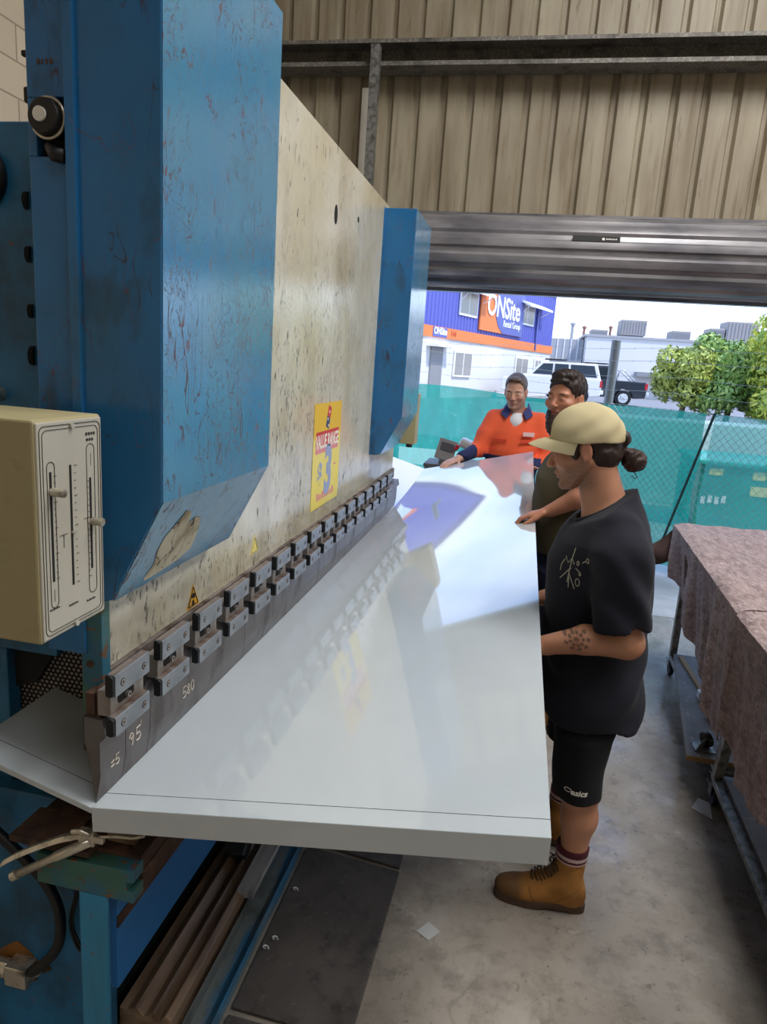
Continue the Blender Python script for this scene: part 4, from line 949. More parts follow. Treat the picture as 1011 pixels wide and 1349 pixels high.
class Field:
    def __init__(s, xs, ys, zs):
        s.ax = (xs, ys, zs); s.F = np.full((len(xs), len(ys), len(zs)), .06, np.float32)
    def win(s, lo, hi):
        sl = []
        for a, l, h in zip(s.ax, lo, hi):
            i, j = np.searchsorted(a, [l, h]); sl.append(slice(max(i - 1, 0), min(j + 1, len(a))))
        G = [a[q].astype(np.float32) for a, q in zip(s.ax, sl)]
        return tuple(sl), G[0][:, None, None], G[1][None, :, None], G[2][None, None, :]
    def put(s, sl, d, k, mode):
        F = s.F[sl]
        if mode == 's': d = -d; F = -F; 
        if k > 0:
            h = np.maximum(k - np.abs(F - d), 0) / k if mode != 's' else np.maximum(k - np.abs(F + (-d) * -1), 0) / k
        if mode == 's':   # F' = max(F, -d)
            A = s.F[sl]; h = np.maximum(k - np.abs(A - d), 0) / k if k > 0 else 0
            s.F[sl] = np.maximum(A, d) + h * h * k * .25
        else:
            s.F[sl] = np.minimum(F, d) - (h * h * k * .25 if k > 0 else 0)
    def cap(s, a, b, ra, rb=None, k=.012, mode='u'):
        rb = ra if rb is None else rb; a = np.array(a, float); b = np.array(b, float); m = max(ra, rb) + k + .012
        sl, X, Y, Z = s.win(np.minimum(a, b) - m, np.maximum(a, b) + m)
        ab = b - a; L = max(ab @ ab, 1e-9)
        t = np.clip(((X - a[0]) * ab[0] + (Y - a[1]) * ab[1] + (Z - a[2]) * ab[2]) / L, 0, 1)
        d = np.sqrt((X - a[0] - t * ab[0]) ** 2 + (Y - a[1] - t * ab[1]) ** 2 + (Z - a[2] - t * ab[2]) ** 2) - (ra + (rb - ra) * t)
        s.put(sl, d.astype(np.float32), k, mode); return s
    def ell(s, c, r, R=None, k=.012, mode='u'):
        c = np.array(c, float); r = np.array(r, float); m = r.max() + k + .012
        sl, X, Y, Z = s.win(c - m, c + m); X = X - c[0]; Y = Y - c[1]; Z = Z - c[2]
        if R is not None:
            R = np.array(R); X, Y, Z = (R[0, i] * X + R[1, i] * Y + R[2, i] * Z for i in range(3))
        k0 = np.sqrt((X / r[0]) ** 2 + (Y / r[1]) ** 2 + (Z / r[2]) ** 2); k1 = np.sqrt((X / r[0] ** 2) ** 2 + (Y / r[1] ** 2) ** 2 + (Z / r[2] ** 2) ** 2)
        s.put(sl, (k0 * (k0 - 1) / np.maximum(k1, 1e-6)).astype(np.float32), k, mode); return s
    def loft(s, st, k=.012, p=2., cap=True):
        """st: rows (z, cx, cy, rx, ry)"""
        st = np.array(st, float); st = st[st[:, 0].argsort()]; m = st[:, 3:].max() + k + .02
        sl, X, Y, Z = s.win((st[:, 1].min() - m, st[:, 2].min() - m, st[0, 0] - .03), (st[:, 1].max() + m, st[:, 2].max() + m, st[-1, 0] + .03))
        z = Z.ravel(); I = [np.interp(z, st[:, 0], st[:, j])[None, None, :].astype(np.float32) for j in range(1, 5)]
        q = ((np.abs(X - I[0]) / I[2]) ** p + (np.abs(Y - I[1]) / I[3]) ** p) ** (1 / p)
        d = (q - 1) * np.minimum(I[2], I[3]); d = np.maximum(d, np.maximum(st[0, 0] - Z, Z - st[-1, 0]))
        s.put(sl, d.astype(np.float32), k, 'u'); return s
    def clip(s, n, o):   # keep the side n.(p-o) < 0
        n = np.array(n, float); n /= np.linalg.norm(n); X, Y, Z = s.ax[0][:, None, None], s.ax[1][None, :, None], s.ax[2][None, None, :]
        s.F = np.maximum(s.F, ((X - o[0]) * n[0] + (Y - o[1]) * n[1] + (Z - o[2]) * n[2]).astype(np.float32)); return s
    def wob(s, fn):
        X, Y, Z = s.ax[0][:, None, None], s.ax[1][None, :, None], s.ax[2][None, None, :]
        s.F = s.F + fn(X, Y, Z).astype(np.float32); return s
    def mesh(s):
        F = s.F; F[0] = F[-1] = .05; F[:, 0] = F[:, -1] = .05; F[:, :, 0] = F[:, :, -1] = .05
        sg = F < 0; nx, ny, nz = F.shape
        c = np.zeros((nx - 1, ny - 1, nz - 1), np.int8)
        for i in (0, 1):
            for j in (0, 1):
                for k in (0, 1): c += sg[i:nx - 1 + i, j:ny - 1 + j, k:nz - 1 + k]
        act = np.argwhere((c > 0) & (c < 8)); idx = np.full(c.shape, -1, np.int32); idx[tuple(act.T)] = np.arange(len(act))
        acc = np.zeros((len(act), 3)); cnt = np.zeros(len(act))
        ax = s.ax; O = [(i, j, k) for i in (0, 1) for j in (0, 1) for k in (0, 1)]
        for a in O:
            for e in range(3):
                if a[e]: continue
                b = list(a); b[e] = 1; A = act + a; B_ = act + b
                fa = F[tuple(A.T)]; fb = F[tuple(B_.T)]; m = (fa < 0) != (fb < 0)
                t = fa[m] / (fa[m] - fb[m])
                for q in range(3):
                    pa = ax[q][A[m, q]]; pb = ax[q][B_[m, q]]; acc[m, q] += pa + (pb - pa) * t
                cnt[m] += 1
        V = acc / cnt[:, None]; Q = []
        for e in range(3):
            u, v = [(1, 2), (2, 0), (0, 1)][e]
            sa = [slice(None)] * 3; sb = [slice(None)] * 3; sa[e] = slice(0, -1); sb[e] = slice(1, None)
            E = np.argwhere(sg[tuple(sa)] != sg[tuple(sb)]); E = E[(E[:, u] > 0) & (E[:, v] > 0)]
            flip = sg[tuple(E.T)]; d = []
            for du, dv in ((1, 1), (0, 1), (0, 0), (1, 0)):
                G = E.copy(); G[:, u] -= du; G[:, v] -= dv; d.append(idx[tuple(G.T)])
            q = np.stack(d, 1); q[~flip] = q[~flip][:, ::-1]; Q.append(q)
        return V, np.concatenate(Q)

def org(name, fld, mt, parent, colfn=None, relax=1, **tg):
    V, Q = fld.mesh()
    ed = np.concatenate([Q[:, [0, 1]], Q[:, [1, 2]], Q[:, [2, 3]], Q[:, [3, 0]]])
    for _ in range(relax):
        S_ = np.zeros_like(V); c = np.zeros(len(V))
        for a, b in ((0, 1), (1, 0)):
            for q in range(3): S_[:, q] += np.bincount(ed[:, a], V[ed[:, b], q], len(V))
            c += np.bincount(ed[:, a], minlength=len(V))
        V = V * .5 + .5 * S_ / np.maximum(c, 1)[:, None]
    me = bpy.data.meshes.new(name); me.vertices.add(len(V)); me.vertices.foreach_set('co', V.astype(np.float32).ravel())
    me.loops.add(Q.size); me.loops.foreach_set('vertex_index', Q.astype(np.int32).ravel()); me.polygons.add(len(Q))
    me.polygons.foreach_set('loop_start', np.arange(0, Q.size, 4, dtype=np.int32)); me.polygons.foreach_set('loop_total', np.full(len(Q), 4, np.int32))
    me.update(calc_edges=True); me.validate(); me.polygons.foreach_set('use_smooth', np.ones(len(me.polygons), bool)); me.materials.append(mt)
    if colfn:
        at = me.color_attributes.new('Col', 'FLOAT_COLOR', 'POINT'); C = np.ones((len(me.vertices), 4), np.float32)
        co = np.empty(len(me.vertices) * 3, np.float32); me.vertices.foreach_get('co', co); C[:, :3] = colfn(co.reshape(-1, 3)); at.data.foreach_set('color', C.ravel())
    o = bpy.data.objects.new(name, me); COL.objects.link(o); o.parent = parent; OFF[o.name] = OFF[parent.name]
    tag(o, tg.get('label')); return o

def nz(P, f, seed=0):   # cheap smooth noise in -1..1
    r = np.random.RandomState(seed); s = 0
    X, Y, Z = (P[:, 0], P[:, 1], P[:, 2]) if isinstance(P, np.ndarray) else P
    for i in range(4):
        a, b, c = r.uniform(-1, 1, 3) * f; s = s + np.sin(a * X + b * Y + c * Z + r.uniform(0, 6))
    return s / 4

class Head:
    def __init__(s, O, yaw=0, pitch=0, sc=1., roll=0):
        s.O = Vector(O); s.s = sc; s.R = Matrix.Rotation(yaw, 3, 'Z') @ Matrix.Rotation(pitch, 3, 'Y') @ Matrix.Rotation(roll, 3, 'X')
    def p(s, x, y, z): return tuple(s.O + s.R @ (Vector((x, y, z)) * s.s))
    def loc(s, P): return ((P - np.array(s.O)) @ np.array(s.R)) / s.s
    def ell(s, f, c, r, k=.01, mode='u', rot=None):
        R = s.R @ rot if rot else s.R
        f.ell(s.p(*c), [q * s.s for q in r], [list(x) for x in R], k, mode)
    def cap(s, f, a, b, ra, rb=None, k=.01, mode='u'): f.cap(s.p(*a), s.p(*b), ra * s.s, (ra if rb is None else rb) * s.s, k, mode)
    def build(s, f, heavy=0, mouth=0):
        s.ell(f, (-.012, 0, .035), (.098, .076, .088)); s.ell(f, (.028, 0, -.02), (.067, .062, .08), .02)
        for e in (1, -1):
            s.cap(f, (-.005, e * .053, -.045), (.062, e * .02, -.105), .02, .017, .018)
            s.ell(f, (.06, e * .042, -.026), (.028, .021 + heavy * .01, .024), .02)
            s.ell(f, (.07, e * .026, .02), (.02, .03, .011), .014)
        s.ell(f, (.052, 0, -.065), (.04, .036, .035), .02); s.ell(f, (.081, 0, -.103), (.019, .023, .018), .012)
        for e in (1, -1): s.ell(f, (.099, e * .032, -.003), (.014, .018, .011), .012, 's')
        s.cap(f, (.083, 0, .012), (.108, 0, -.026), .0075, .0095, .008); s.ell(f, (.109, 0, -.031), (.0105, .011, .0095), .006)
        for e in (1, -1):
            s.ell(f, (.1, e * .0125, -.035), (.01, .0075, .0075), .005)
            s.ell(f, (.08, e * .031, -.003), (.0130, .0160, .0125), .005)         # closed lid volume around the eyeball
            s.ell(f, (.0940, e * .031, -.0035), (.005, .0105, .0032), .003, 's')
            # ear
            s.ell(f, (-.004, e * .078, -.01), (.018, .0075, .031), .006, rot=Matrix.Rotation(-.15, 3, 'Y') @ Matrix.Rotation(e * -.3, 3, 'Z'))
            s.ell(f, (.001, e * .0865, -.006), (.0095, .006, .019), .004, 's', rot=Matrix.Rotation(-.15, 3, 'Y'))
            s.ell(f, (.004, e * .08, -.032), (.008, .006, .009), .005)
        s.ell(f, (.091, 0, -.06), (.012, .022, .0062), .005); s.ell(f, (.0885, 0, -.074), (.0115, .0185, .0068), .005)
        if mouth == 1: s.ell(f, (.103, 0, -.067), (.014, .013, .005), .003, 's')
        else: s.cap(f, (.106, -.02, -.0665), (.106, .02, -.0665), .0035, .0035, .003, 's')
    def eyes(s, par, look=(1, 0, 0)):
        for e in (1, -1):
            m = MB(); c = Vector(s.p(.0792, e * .031, -.0035)); d = (s.R @ Vector(look)).normalized(); r = .0122 * s.s
            m.sphere((0, 0, 0), r, 16, 12, 0)
            Q = d.to_track_quat('Z', 'Y').to_matrix().to_4x4()
            for rr, h, mi in ((.0062 * s.s, r * .9, 1), (.003 * s.s, r * .99, 2)): m.add([Q @ Vector((rr * math.cos(a), rr * math.sin(a), h)) for a in np.linspace(0, 2 * PI, 15)[:-1]], [tuple(range(14))], mi)
            m.v = [tuple(Vector(v) + c) for v in m.v]
            save = OFF[par.name]; m.v = [tuple(save @ Vector(v)) for v in m.v]
            m.build('eye', [M['eye'], M['iris'], M['black_rubber']], par, smooth=True)

M['eye'] = mat('eye_white', 'a89c94', .3); M['iris'] = mat('iris', '4a3a2c', .2)
M['skin'] = mat('skin', 'c08a6c', .48, attr=True, sss=.12, bump=(.08, 350, .001), spec=.4)
M['fabric'] = mat('fabric', '202024', .85, attr=True, bump=(.25, 500, .001), sheen=.05, spec=.2)
M['hair'] = mat('hair', '241a16', .5, attr=True, bump=(.9, 120, .004, (1, 1, .35)), spec=.4)
M['leather'] = mat('nubuck', '8a5a2c', .75, attr=True, bump=(.3, 90, .002), spec=.25)
M['sole'] = mat('boot_sole', '4c3626', .7); M['lace'] = mat('boot_lace', '2e2018', .8)

def lerpc(a, b, t): return a + (b - a) * t[:, None]
def gauss(P, c, r): return np.exp(-(((P - np.array(c)) / np.array(r)) ** 2).sum(1))
def skincol(H, base, stub=0, brow='3a2a20', lip='b0685c', extra=None):
    b = np.array(srgb(base)); red = np.array(srgb('c4735c')); dk = np.array(srgb('5d4436'))
    def f(P):
        C = np.tile(b, (len(P), 1)); C *= (1 + .06 * nz(P, 40, 1) + .04 * nz(P, 150, 2))[:, None]
        L = H.loc(P)
        hd = 1 / (1 + np.exp(-(L[:, 2] + .13) * 60))
        w = gauss(L, (.085, .042, -.03), (.03, .022, .02)) + gauss(L, (.085, -.042, -.03), (.03, .022, .02)) + gauss(L, (.113, 0, -.03), (.015, .016, .014)) + gauss(L, (-.005, .085, -.01), (.03, .012, .035)) + gauss(L, (-.005, -.085, -.01), (.03, .012, .035))
        C = lerpc(C, red, np.clip(w * .4, 0, .5))
        C = lerpc(C, np.array(srgb(lip)), np.clip(1.3 * gauss(L, (.1, 0, -.067), (.012, .021, .0105)), 0, .8) * (abs(L[:, 1]) < .03))
        for e in (1, -1): C = lerpc(C, np.array(srgb(brow)), np.clip(1.5 * gauss(L, (.09, e * .032, .0205), (.03, .017, .0048)) - .2, 0, .9) * (L[:, 0] > .05))
        if stub:
            jaw = 1 / (1 + np.exp((L[:, 2] + .062 + .45 * (.07 - L[:, 0]) * 0) * 110)); side = 1 / (1 + np.exp((np.abs(L[:, 0] - .035) - .045) * 120)) * (1 / (1 + np.exp((L[:, 2] + .035) * 110)))
            a = np.maximum(jaw * (L[:, 0] > -.0), side) * (1 / (1 + np.exp((-L[:, 2] - .128) * 160)))
            a = np.maximum(a, np.clip(1.2 * gauss(L, (.1, 0, -.05), (.02, .026, .006)), 0, 1)) * (1 - np.clip(1.3 * gauss(L, (.1, 0, -.067), (.02, .024, .009)), 0, 1))
            C = lerpc(C, dk, np.clip(a, 0, 1) * stub * (.8 + .2 * nz(P, 700, 5)))
        if extra: C = extra(P, C)
        return C
    return f

def hand(f, W, d, n, side, curl=(.2, .3, .2), thumb=(.5, .7, .3), s=1., spread=.02):
    W = Vector(W); d = Vector(d).normalized(); n = Vector(n); n = (n - d * n.dot(d)).normalized(); side = d.cross(n) * (1 if d.cross(n).dot(Vector(side)) > 0 else -1)
    f.cap(W - d * .02, W + d * .02, .023 * s, .021 * s, .012)
    for i, (o, Ls) in enumerate(((.028, (.044, .027, .021)), (.0095, (.047, .031, .022)), (-.0095, (.044, .029, .021)), (-.027, (.034, .021, .018)))):
        K = W + d * (.088 - .004 * abs(i - 1)) * s + side * o * s
        f.cap(W + side * o * .5, K, .0135 * s, .0115 * s, .012)
        dd = (d + side * spread * (1.5 - i)).normalized(); p = K; a = 0
        for L_, c, r in zip(Ls, curl, (.0098, .0088, .0078)):
            a += c; v = dd * math.cos(a) + n * math.sin(a); q = p + v * L_ * s; f.cap(p, q, r * s, (r - .0008) * s, .003); p = q
    p = W + d * .022 * s + side * .024 * s; v = (d * thumb[0] + side * thumb[1] + n * thumb[2]).normalized()
    for L_, r, b in ((.042, .0145, 0), (.031, .0112, .35), (.026, .0098, .3)):
        v = (v + d * b).normalized(); q = p + v * L_ * s; f.cap(p, q, r * s, (r - .0012) * s, .006); p = q

def boot(par, x, y, z0, yaw=0, tan='9a6a34', side=1):
    """boot with its ankle above (x, y); toes along local +x turned by yaw"""
    R = Matrix.Rotation(yaw, 3, 'Z')
    P = lambda a, b, c: tuple(Vector((x, y, z0)) + R @ Vector((a, b, c)))
    Rl = [list(r) for r in R]
    f = Field(axis(x - .3, x + .3, .0045), axis(y - .3 if abs(yaw) > .3 else y - .1, y + .3 if abs(yaw) > .3 else y + .1, .0045), axis(z0 + .01, z0 + .26, .0045))
    f.cap(P(-.0, 0, .205), P(-.003, 0, .10), .05, .047, .02); f.ell(P(-.012, 0, .06), (.055, .041, .062), Rl, .03)
    f.cap(P(.02, 0, .115), P(.105, 0, .066), .046, .038, .035); f.ell(P(.165, 0, .044), (.078, .048, .042), Rl, .035); f.ell(P(.09, 0, .045), (.09, .042, .04), Rl, .03)
    f.clip((0, 0, 1), P(0, 0, .205)); f.clip((0, 0, -1), P(0, 0, .026))
    f.cap(P(0, 0, .24), P(0, 0, .19), .043, .043, .004, 's')
    f.wob(lambda X, Y, Z: .0018 * nz((X, Y, Z), 90, 3))
    Ri = np.array(R)
    def col(Q):
        L = (Q - np.array((x, y, z0))) @ Ri; C = np.tile(np.array(srgb(tan)), (len(Q), 1)) * (1 + .18 * nz(Q, 60, 4) + .1 * nz(Q, 160, 8))[:, None]
        C = lerpc(C, np.array(srgb('4e3c2c')), np.clip(1 / (1 + np.exp(-(L[:, 0] - .165 + .02 * nz(Q, 80, 6)) * 90)), 0, .75))
        C = lerpc(C, np.array(srgb('54391f')), .7 * np.exp(-((L[:, 0] + 1.0 * (L[:, 2] - .06) - .02 + 6 * (L[:, 2] - .08) ** 2) / .0028) ** 2) * (L[:, 2] > .04))
        return lerpc(C, np.array(srgb('54391f')), .7 * np.exp(-((L[:, 0] - .105 - .25 * np.sin((L[:, 2] - .03) * 22) * .1) / .0026) ** 2) * (L[:, 2] < .085))
    o = org('boot', f, M['leather'], par, col)
    sv = OFF[par.name]
    m = MB(); outl = []
    for a in np.linspace(0, 2 * PI, 40)[:-1]:
        cx_ = math.cos(a); sy = math.sin(a); xx = .086 + .155 * cx_; w = .049 if cx_ > .2 else (.040 + .009 * max(0, (cx_ + .2) / .4) if cx_ > -.2 else .040)
        outl.append((xx, w * (abs(sy) ** .6) * (1 if sy > 0 else -1)))
    T = Matrix.Translation((x, y, z0)) @ R.to_4x4()
    m.prism(outl, 'z', .008, .032, 0, sv @ T); hl = [p for p in outl if p[0] < .0]; m.prism(hl, 'z', 0, .01, 0, sv @ T); fr_ = [p for p in outl if p[0] > .06]; m.prism(fr_, 'z', 0, .01, 0, sv @ T)
    m.build('sole', M['sole'], o, bevel=.003)
    m = MB()
    for k in range(8):
        t = k / 7; cx_ = .118 - .068 * t; cz_ = .108 + .074 * t
        m.tube([sv @ Vector(P(cx_ - .012, .036 - .006 * (1 - t), cz_ - .022)), sv @ Vector(P(cx_ + .003, .018, cz_)), sv @ Vector(P(cx_ + .005, 0, cz_ + .004)), sv @ Vector(P(cx_ + .003, -.018, cz_)), sv @ Vector(P(cx_ - .012, -.036 + .006 * (1 - t), cz_ - .022))], .0022, 5)
    for e in (1, -1): m.tube([sv @ Vector(P(.055, e * .01, .185)), sv @ Vector(P(.07, e * .04, .172)), sv @ Vector(P(.064, e * .047, .14)), sv @ Vector(P(.05, e * .044, .16))], .0022, 5)
    m.build('lace', M['lace'], o, smooth=True)
    f = Field(axis(x - .08, x + .08, .004), axis(y - .08, y + .08, .004), axis(z0 + .17, z0 + .29, .003))
    f.cap(P(0, 0, .18), P(-.002, 0, .262), .0535, .0535, 0); f.clip((0, 0, 1), P(0, 0, .25)); f.clip((0, 0, -1), P(0, 0, .198))
    f.cap(P(0, 0, .30), P(0, 0, .243), .044, .044, .002, 's'); f.wob(lambda X, Y, Z: .001 * np.sin(Z * 900) + .002 * nz((X, Y, Z), 60, 2))
    def sc(Q):
        z = Q[:, 2] - z0 + .3 * (0); a = np.array(srgb('4a1c24')); w = np.array(srgb('b9a09c')); C = np.tile(a, (len(Q), 1))
        return lerpc(C, w, (((z < .226) & (z > .214)) | (z < .206)).astype(float))
    org('sock', f, M['fabric'], par, sc)
    return o
# ---------------------------------------------------------------- people
def plain(h, var=.08, f=20):
    c = np.array(srgb(h)); return lambda P: c[None, :] * (1 + var * nz(P, f, 9))[:, None]
def person(loc, rz, label):
    o = thing('person', loc, label, 'person', rz=rz); return o
def body_parent(par, f, H, cf):   # the skin, one continuous surface
    return org('body', f, M['skin'], par, cf)
def onto(par, pts): return [tuple(OFF[par.name] @ Vector(p)) for p in pts]

def stick(m, target, d, par, y0):
    """press flat marks (drawn in the plane y = y0) on to a surface of the same person"""
    from mathutils.bvhtree import BVHTree
    me = target.data; t = BVHTree.FromPolygons([v.co for v in me.vertices], [tuple(p.vertices) for p in me.polygons]); d = Vector(d).normalized(); out = []
    for v in m.v:
        v = Vector(v); o = Vector((v.x, y0, v.z)); h = t.ray_cast(o, d)
        out.append(h[0] - d * (.0006 + (v.y - y0) * .5) if h[0] is not None else v)
    m.v = [tuple(OFF[par.name] @ p) for p in out]; return m
# ===== worker in black at the near edge
A1 = person((.30, 2.22, 0), PI, 'person in black t-shirt, black shorts, tan cap and tan boots standing beside the white sheet')
H1 = Head((.112, 0, 1.585), 0, math.radians(20), 1.0)
f = Field(axis(-.24, .40, .006, ((0., .235, .0028), (.235, .40, .004))), axis(-.34, .34, .006, ((-.1, .1, .0032), (.16, .26, .004))), axis(.16, 1.72, .007, ((.94, 1.10, .004), (1.4, 1.72, .0028))))
H1.build(f)
f.cap((.02, 0, 1.36), (.070, 0, 1.53), .062, .055, .02); f.cap((.0, 0, 1.40), (.045, 0, 1.50), .05, .05, .03)
f.ell((.0, 0, 1.2), (.10, .15, .2), None, .05); f.ell((.0, 0, .95), (.10, .14, .15), None, .06)
# near (left) arm
f.cap((-.01, .17, 1.35), (-.065, .235, 1.05), .052, .045, .04); f.cap((-.065, .235, 1.048), (.05, .222, 1.035), .047, .043, .02); f.cap((.05, .222, 1.035), (.17, .20, .99), .043, .0285, .015)
f.cap((-.01, -.17, 1.35), (-.05, -.24, 1.08), .052, .045, .04); f.cap((-.05, -.24, 1.08), (.16, -.205, 1.01), .045, .028, .02)
hand(f, (.175, .20, .985), (1, -.1, -.14), (0, 0, 1), (0, 1, 0), (.0, .05, .05), (.5, .8, -.1))
hand(f, (.17, -.2, 1.005), (1, .05, -.14), (0, 0, 1), (0, -1, 0), (.0, .05, .05), (.5, .8, -.1))
for y, dx, dy in ((.12, .01, -.03), (-.16, .02, -.09)):
    f.cap((-.0, y * .65, .83), (-.02 + dx * .5, y + dy * .5, .47), .076, .056, .03); f.cap((-.022 + dx * .5, y + dy * .5, .47), (-.035 + dx, y + dy, .36), .055, .056, .03); f.cap((-.035 + dx, y + dy, .36), (-.03 + dx, y + dy, .19), .055, .039, .03)
def tattoo(P, C):
    m = (P[:, 1] > .1) & (P[:, 0] > .035) & (P[:, 0] < .125) & (P[:, 2] > .95) & (P[:, 2] < 1.1)
    u = P[:, 0] - .08; v = P[:, 2] - 1.045; r = np.sqrt((u * 1.0) ** 2 + (v * 1.1) ** 2); a = np.arctan2(v, u)
    pat = (np.sin(a * 9 + r * 30) + np.sin(r * 420)) * .5 > .05
    pat = pat * (r < .036 + .006 * np.sin(a * 9)); return lerpc(C, np.array(srgb('3c3634')), np.where(m & pat, .72, 0.))
s1 = body_parent(A1, f, H1, skincol(H1, 'b98468', .7, '2e211b', 'a8625a', tattoo))
H1.eyes(s1, (1, 0, -.15))
# hair under the cap
f = Field(axis(-.12, .25, .0035), axis(-.12, .12, .0035), axis(1.42, 1.74, .0035))
H1.ell(f, (-.018, 0, .03), (.1, .0815, .092)); H1.ell(f, (-.05, 0, -.035), (.064, .069, .062), .03)
for e in (1, -1): H1.ell(f, (.03, e * .066, .0), (.017, .0145, .034), .008)
for e in (1, -1): H1.ell(f, (.0, e * .088, -.012), (.024, .03, .036), .006, 's')
H1.ell(f, (.115, 0, -.02), (.085, .12, .085), .01, 's'); H1.ell(f, (.045, 0, -.10), (.085, .1, .055), .01, 's')
H1.cap(f, (-.09, 0, .01), (-.125, 0, -.01), .03, .022, .02)
f.wob(lambda X, Y, Z: .0022 * np.sin(110 * Z + 60 * X + 3 * np.sin(50 * Y)) + .0015 * nz((X, Y, Z), 200, 3))
org('hair', f, M['hair'], A1, plain('2a1d18', .25, 80))
f = Field(axis(-.14, .0, .003), axis(-.06, .06, .003), axis(1.49, 1.62, .003))
c_ = (-.047, 0, 1.554); f.ell(c_, (.037, .036, .035)); f.cap((-.03, 0, 1.572), (-.01, 0, 1.58), .016, .016)
f.wob(lambda X, Y, Z: .003 * np.sin(160 * (X - c_[0]) + 120 * (Z - c_[2]) + 2.5 * np.sin(90 * Y)) + .002 * nz((X, Y, Z), 260, 5))
bun = org('hair_bun', f, M['hair'], A1, plain('33221b', .3, 90))
m = MB(); m.tube(onto(A1, [(-.05, .02, 1.52), (-.058, .03, 1.508), (-.05, .035, 1.503), (-.04, .03, 1.512)]), .0015, 5); m.build('hair_strand', M['lace'], bun)
# cap
f = Field(axis(-.03, .29, .003), axis(-.12, .12, .003), axis(1.54, 1.75, .003))
f.ell((.098, 0, 1.612), (.111, .089, .108), None, .0); f.ell((.125, 0, 1.625), (.085, .083, .08), None, .02)
f.clip((-.06, 0, -1), (.10, 0, 1.603))
f.ell((.098, 0, 1.604), (.101, .080, .095), None, .002, 's')
f.wob(lambda X, Y, Z: .0022 * nz((X, Y, Z), 70, 3) - .0015 * np.exp(-(Y / .003) ** 2) + .0016 * np.sin(60 * X + 90 * Z + 4 * np.sin(20 * Y)))
capo = org('cap', f, mat('cap_cotton', 'a39468', .8, attr=True, bump=(.2, 600, .001), spec=.2), A1, plain('c2b48e', .05, 30))
m = MB()
def brim(u, v):
    a = (u - .5) * 2 * 1.25; r0 = Vector((.098 + .108 * math.cos(a), .087 * math.sin(a), 1.606)); w = math.cos(a * 1.15) * .072
    if w < .002: w = .002
    return tuple(OFF[A1.name] @ Vector((r0.x + w * v, r0.y * (1 + .02 * v), r0.z - .004 - .024 * v - .018 * v * (abs(math.sin(a)) ** 2) + .006 * math.sin(PI * v))))
m.grid(brim, 30, 8); m.build('cap_brim', mat('cap_brim_cotton', 'bcae88', .8), capo, smooth=True, solid=.004)
m = MB(); Mc = OFF[A1.name] @ frame((.150, .0800, 1.630), (-1, .55, 0), (0, -.2, 1)); 
for k in range(5): m.box(-.008 + k * .0034, -.0055 + k * .0034, -.001, .001, -.0005, .0015, 0, Mc)
m.build('cap_mark', M['black_line'], capo)
m = MB(); m.tube(onto(A1, [(.003, .03, 1.64), (-.008, .02, 1.625), (-.012, 0, 1.617), (-.008, -.02, 1.625), (.003, -.03, 1.64)]), .006, 8); m.build('cap_strap', M['black_rubber'], capo, smooth=True)
# t-shirt
f = Field(axis(-.26, .26, .006, ((.05, .2, .005),)), axis(-.34, .34, .006), axis(.64, 1.49, .006))
f.loft([(.715, -.012, 0, .165, .205), (.78, -.012, 0, .168, .2), (.87, -.008, 0, .163, .188), (1.0, .0, 0, .162, .178), (1.12, .008, 0, .168, .182), (1.22, .012, 0, .164, .195), (1.30, .006, 0, .145, .208), (1.36, -.005, 0, .115, .195), (1.40, -.005, 0, .095, .15), (1.435, .0, 0, .08, .10), (1.47, .005, 0, .07, .075)], .02, 2.15)
g_ = Field(*f.ax)
g_.cap((-.012, .15, 1.355), (-.02, .205, 1.29), .062, .085, .05); g_.cap((-.02, .205, 1.29), (-.05, .243, 1.06), .084, .079, .015)
g_.cap((-.012, -.15, 1.355), (-.015, -.205, 1.29), .062, .08, .05); g_.cap((-.015, -.205, 1.29), (-.03, -.25, 1.09), .08, .076, .015)
X, Y, Z = g_.ax[0][:, None, None], g_.ax[1][None, :, None], g_.ax[2][None, None, :]
g_.F = np.maximum(g_.F, np.where(Y > 0, (X + .05) * -.12 + (Y - .24) * .1 + (1.088 - Z), 1.11 - Z)).astype(np.float32)
g_.cap((-.05, .243, 1.075), (-.056, .247, 1.0), .064, .066, .003, 's'); g_.cap((-.03, -.25, 1.09), (-.03, -.26, 1.05), .066, .066, .003, 's')
f.put((slice(None),) * 3, g_.F, .03, 'u')
# neckline, tilted forward
f.clip((-.55, 0, 1), (.035, 0, 1.395)) if False else None
X, Y, Z = f.ax[0][:, None, None], f.ax[1][None, :, None], f.ax[2][None, None, :]
pl = ((X - .035) * .55 + (Z - 1.398) * .835); f.F = np.where(np.sqrt((X - .03) ** 2 + Y ** 2) < .16, np.maximum(f.F, pl), f.F).astype(np.float32)
f.cap((.03, 0, 1.37), (.06, 0, 1.50), .067, .067, .004, 's')
f.clip((0, 0, -1), (0, 0, .715)); f.ell((-.012, 0, .70), (.15, .2, .05), None, .005, 's')
f.wob(lambda X, Y, Z: .008 * np.sin(28 * Z + 18 * X + 2.2 * np.sin(14 * Y + 6 * Z)) * np.clip((1.12 - Z) * 5, 0, 1) + .006 * nz((X, Y, Z), 28, 12) + .007 * np.sin(50 * X - 40 * Z + 2 * np.sin(20 * Y)) * np.clip(np.abs(Y) * 8 - 1, 0, 1) * np.clip(1 - np.abs(Z - 1.2) * 5, 0, 1))
tee = org('t_shirt', f, M['fabric'], A1, plain('1b1c25', .06, 30), relax=1)
m = MB(); pts = []
for a in np.linspace(0, 2 * PI, 33): x = .036 + .07 * math.cos(a); pts.append((x, .073 * math.sin(a), 1.398 - (x - .035) * .55 / .835))
m.tube(onto(A1, pts), .0065, 8); m.build('collar', mat('black_rib', '1a1a1f', .85), tee, smooth=True)
m = MB(); K_ = lambda x, z: (.178 - x, .4, 1.232 + z)
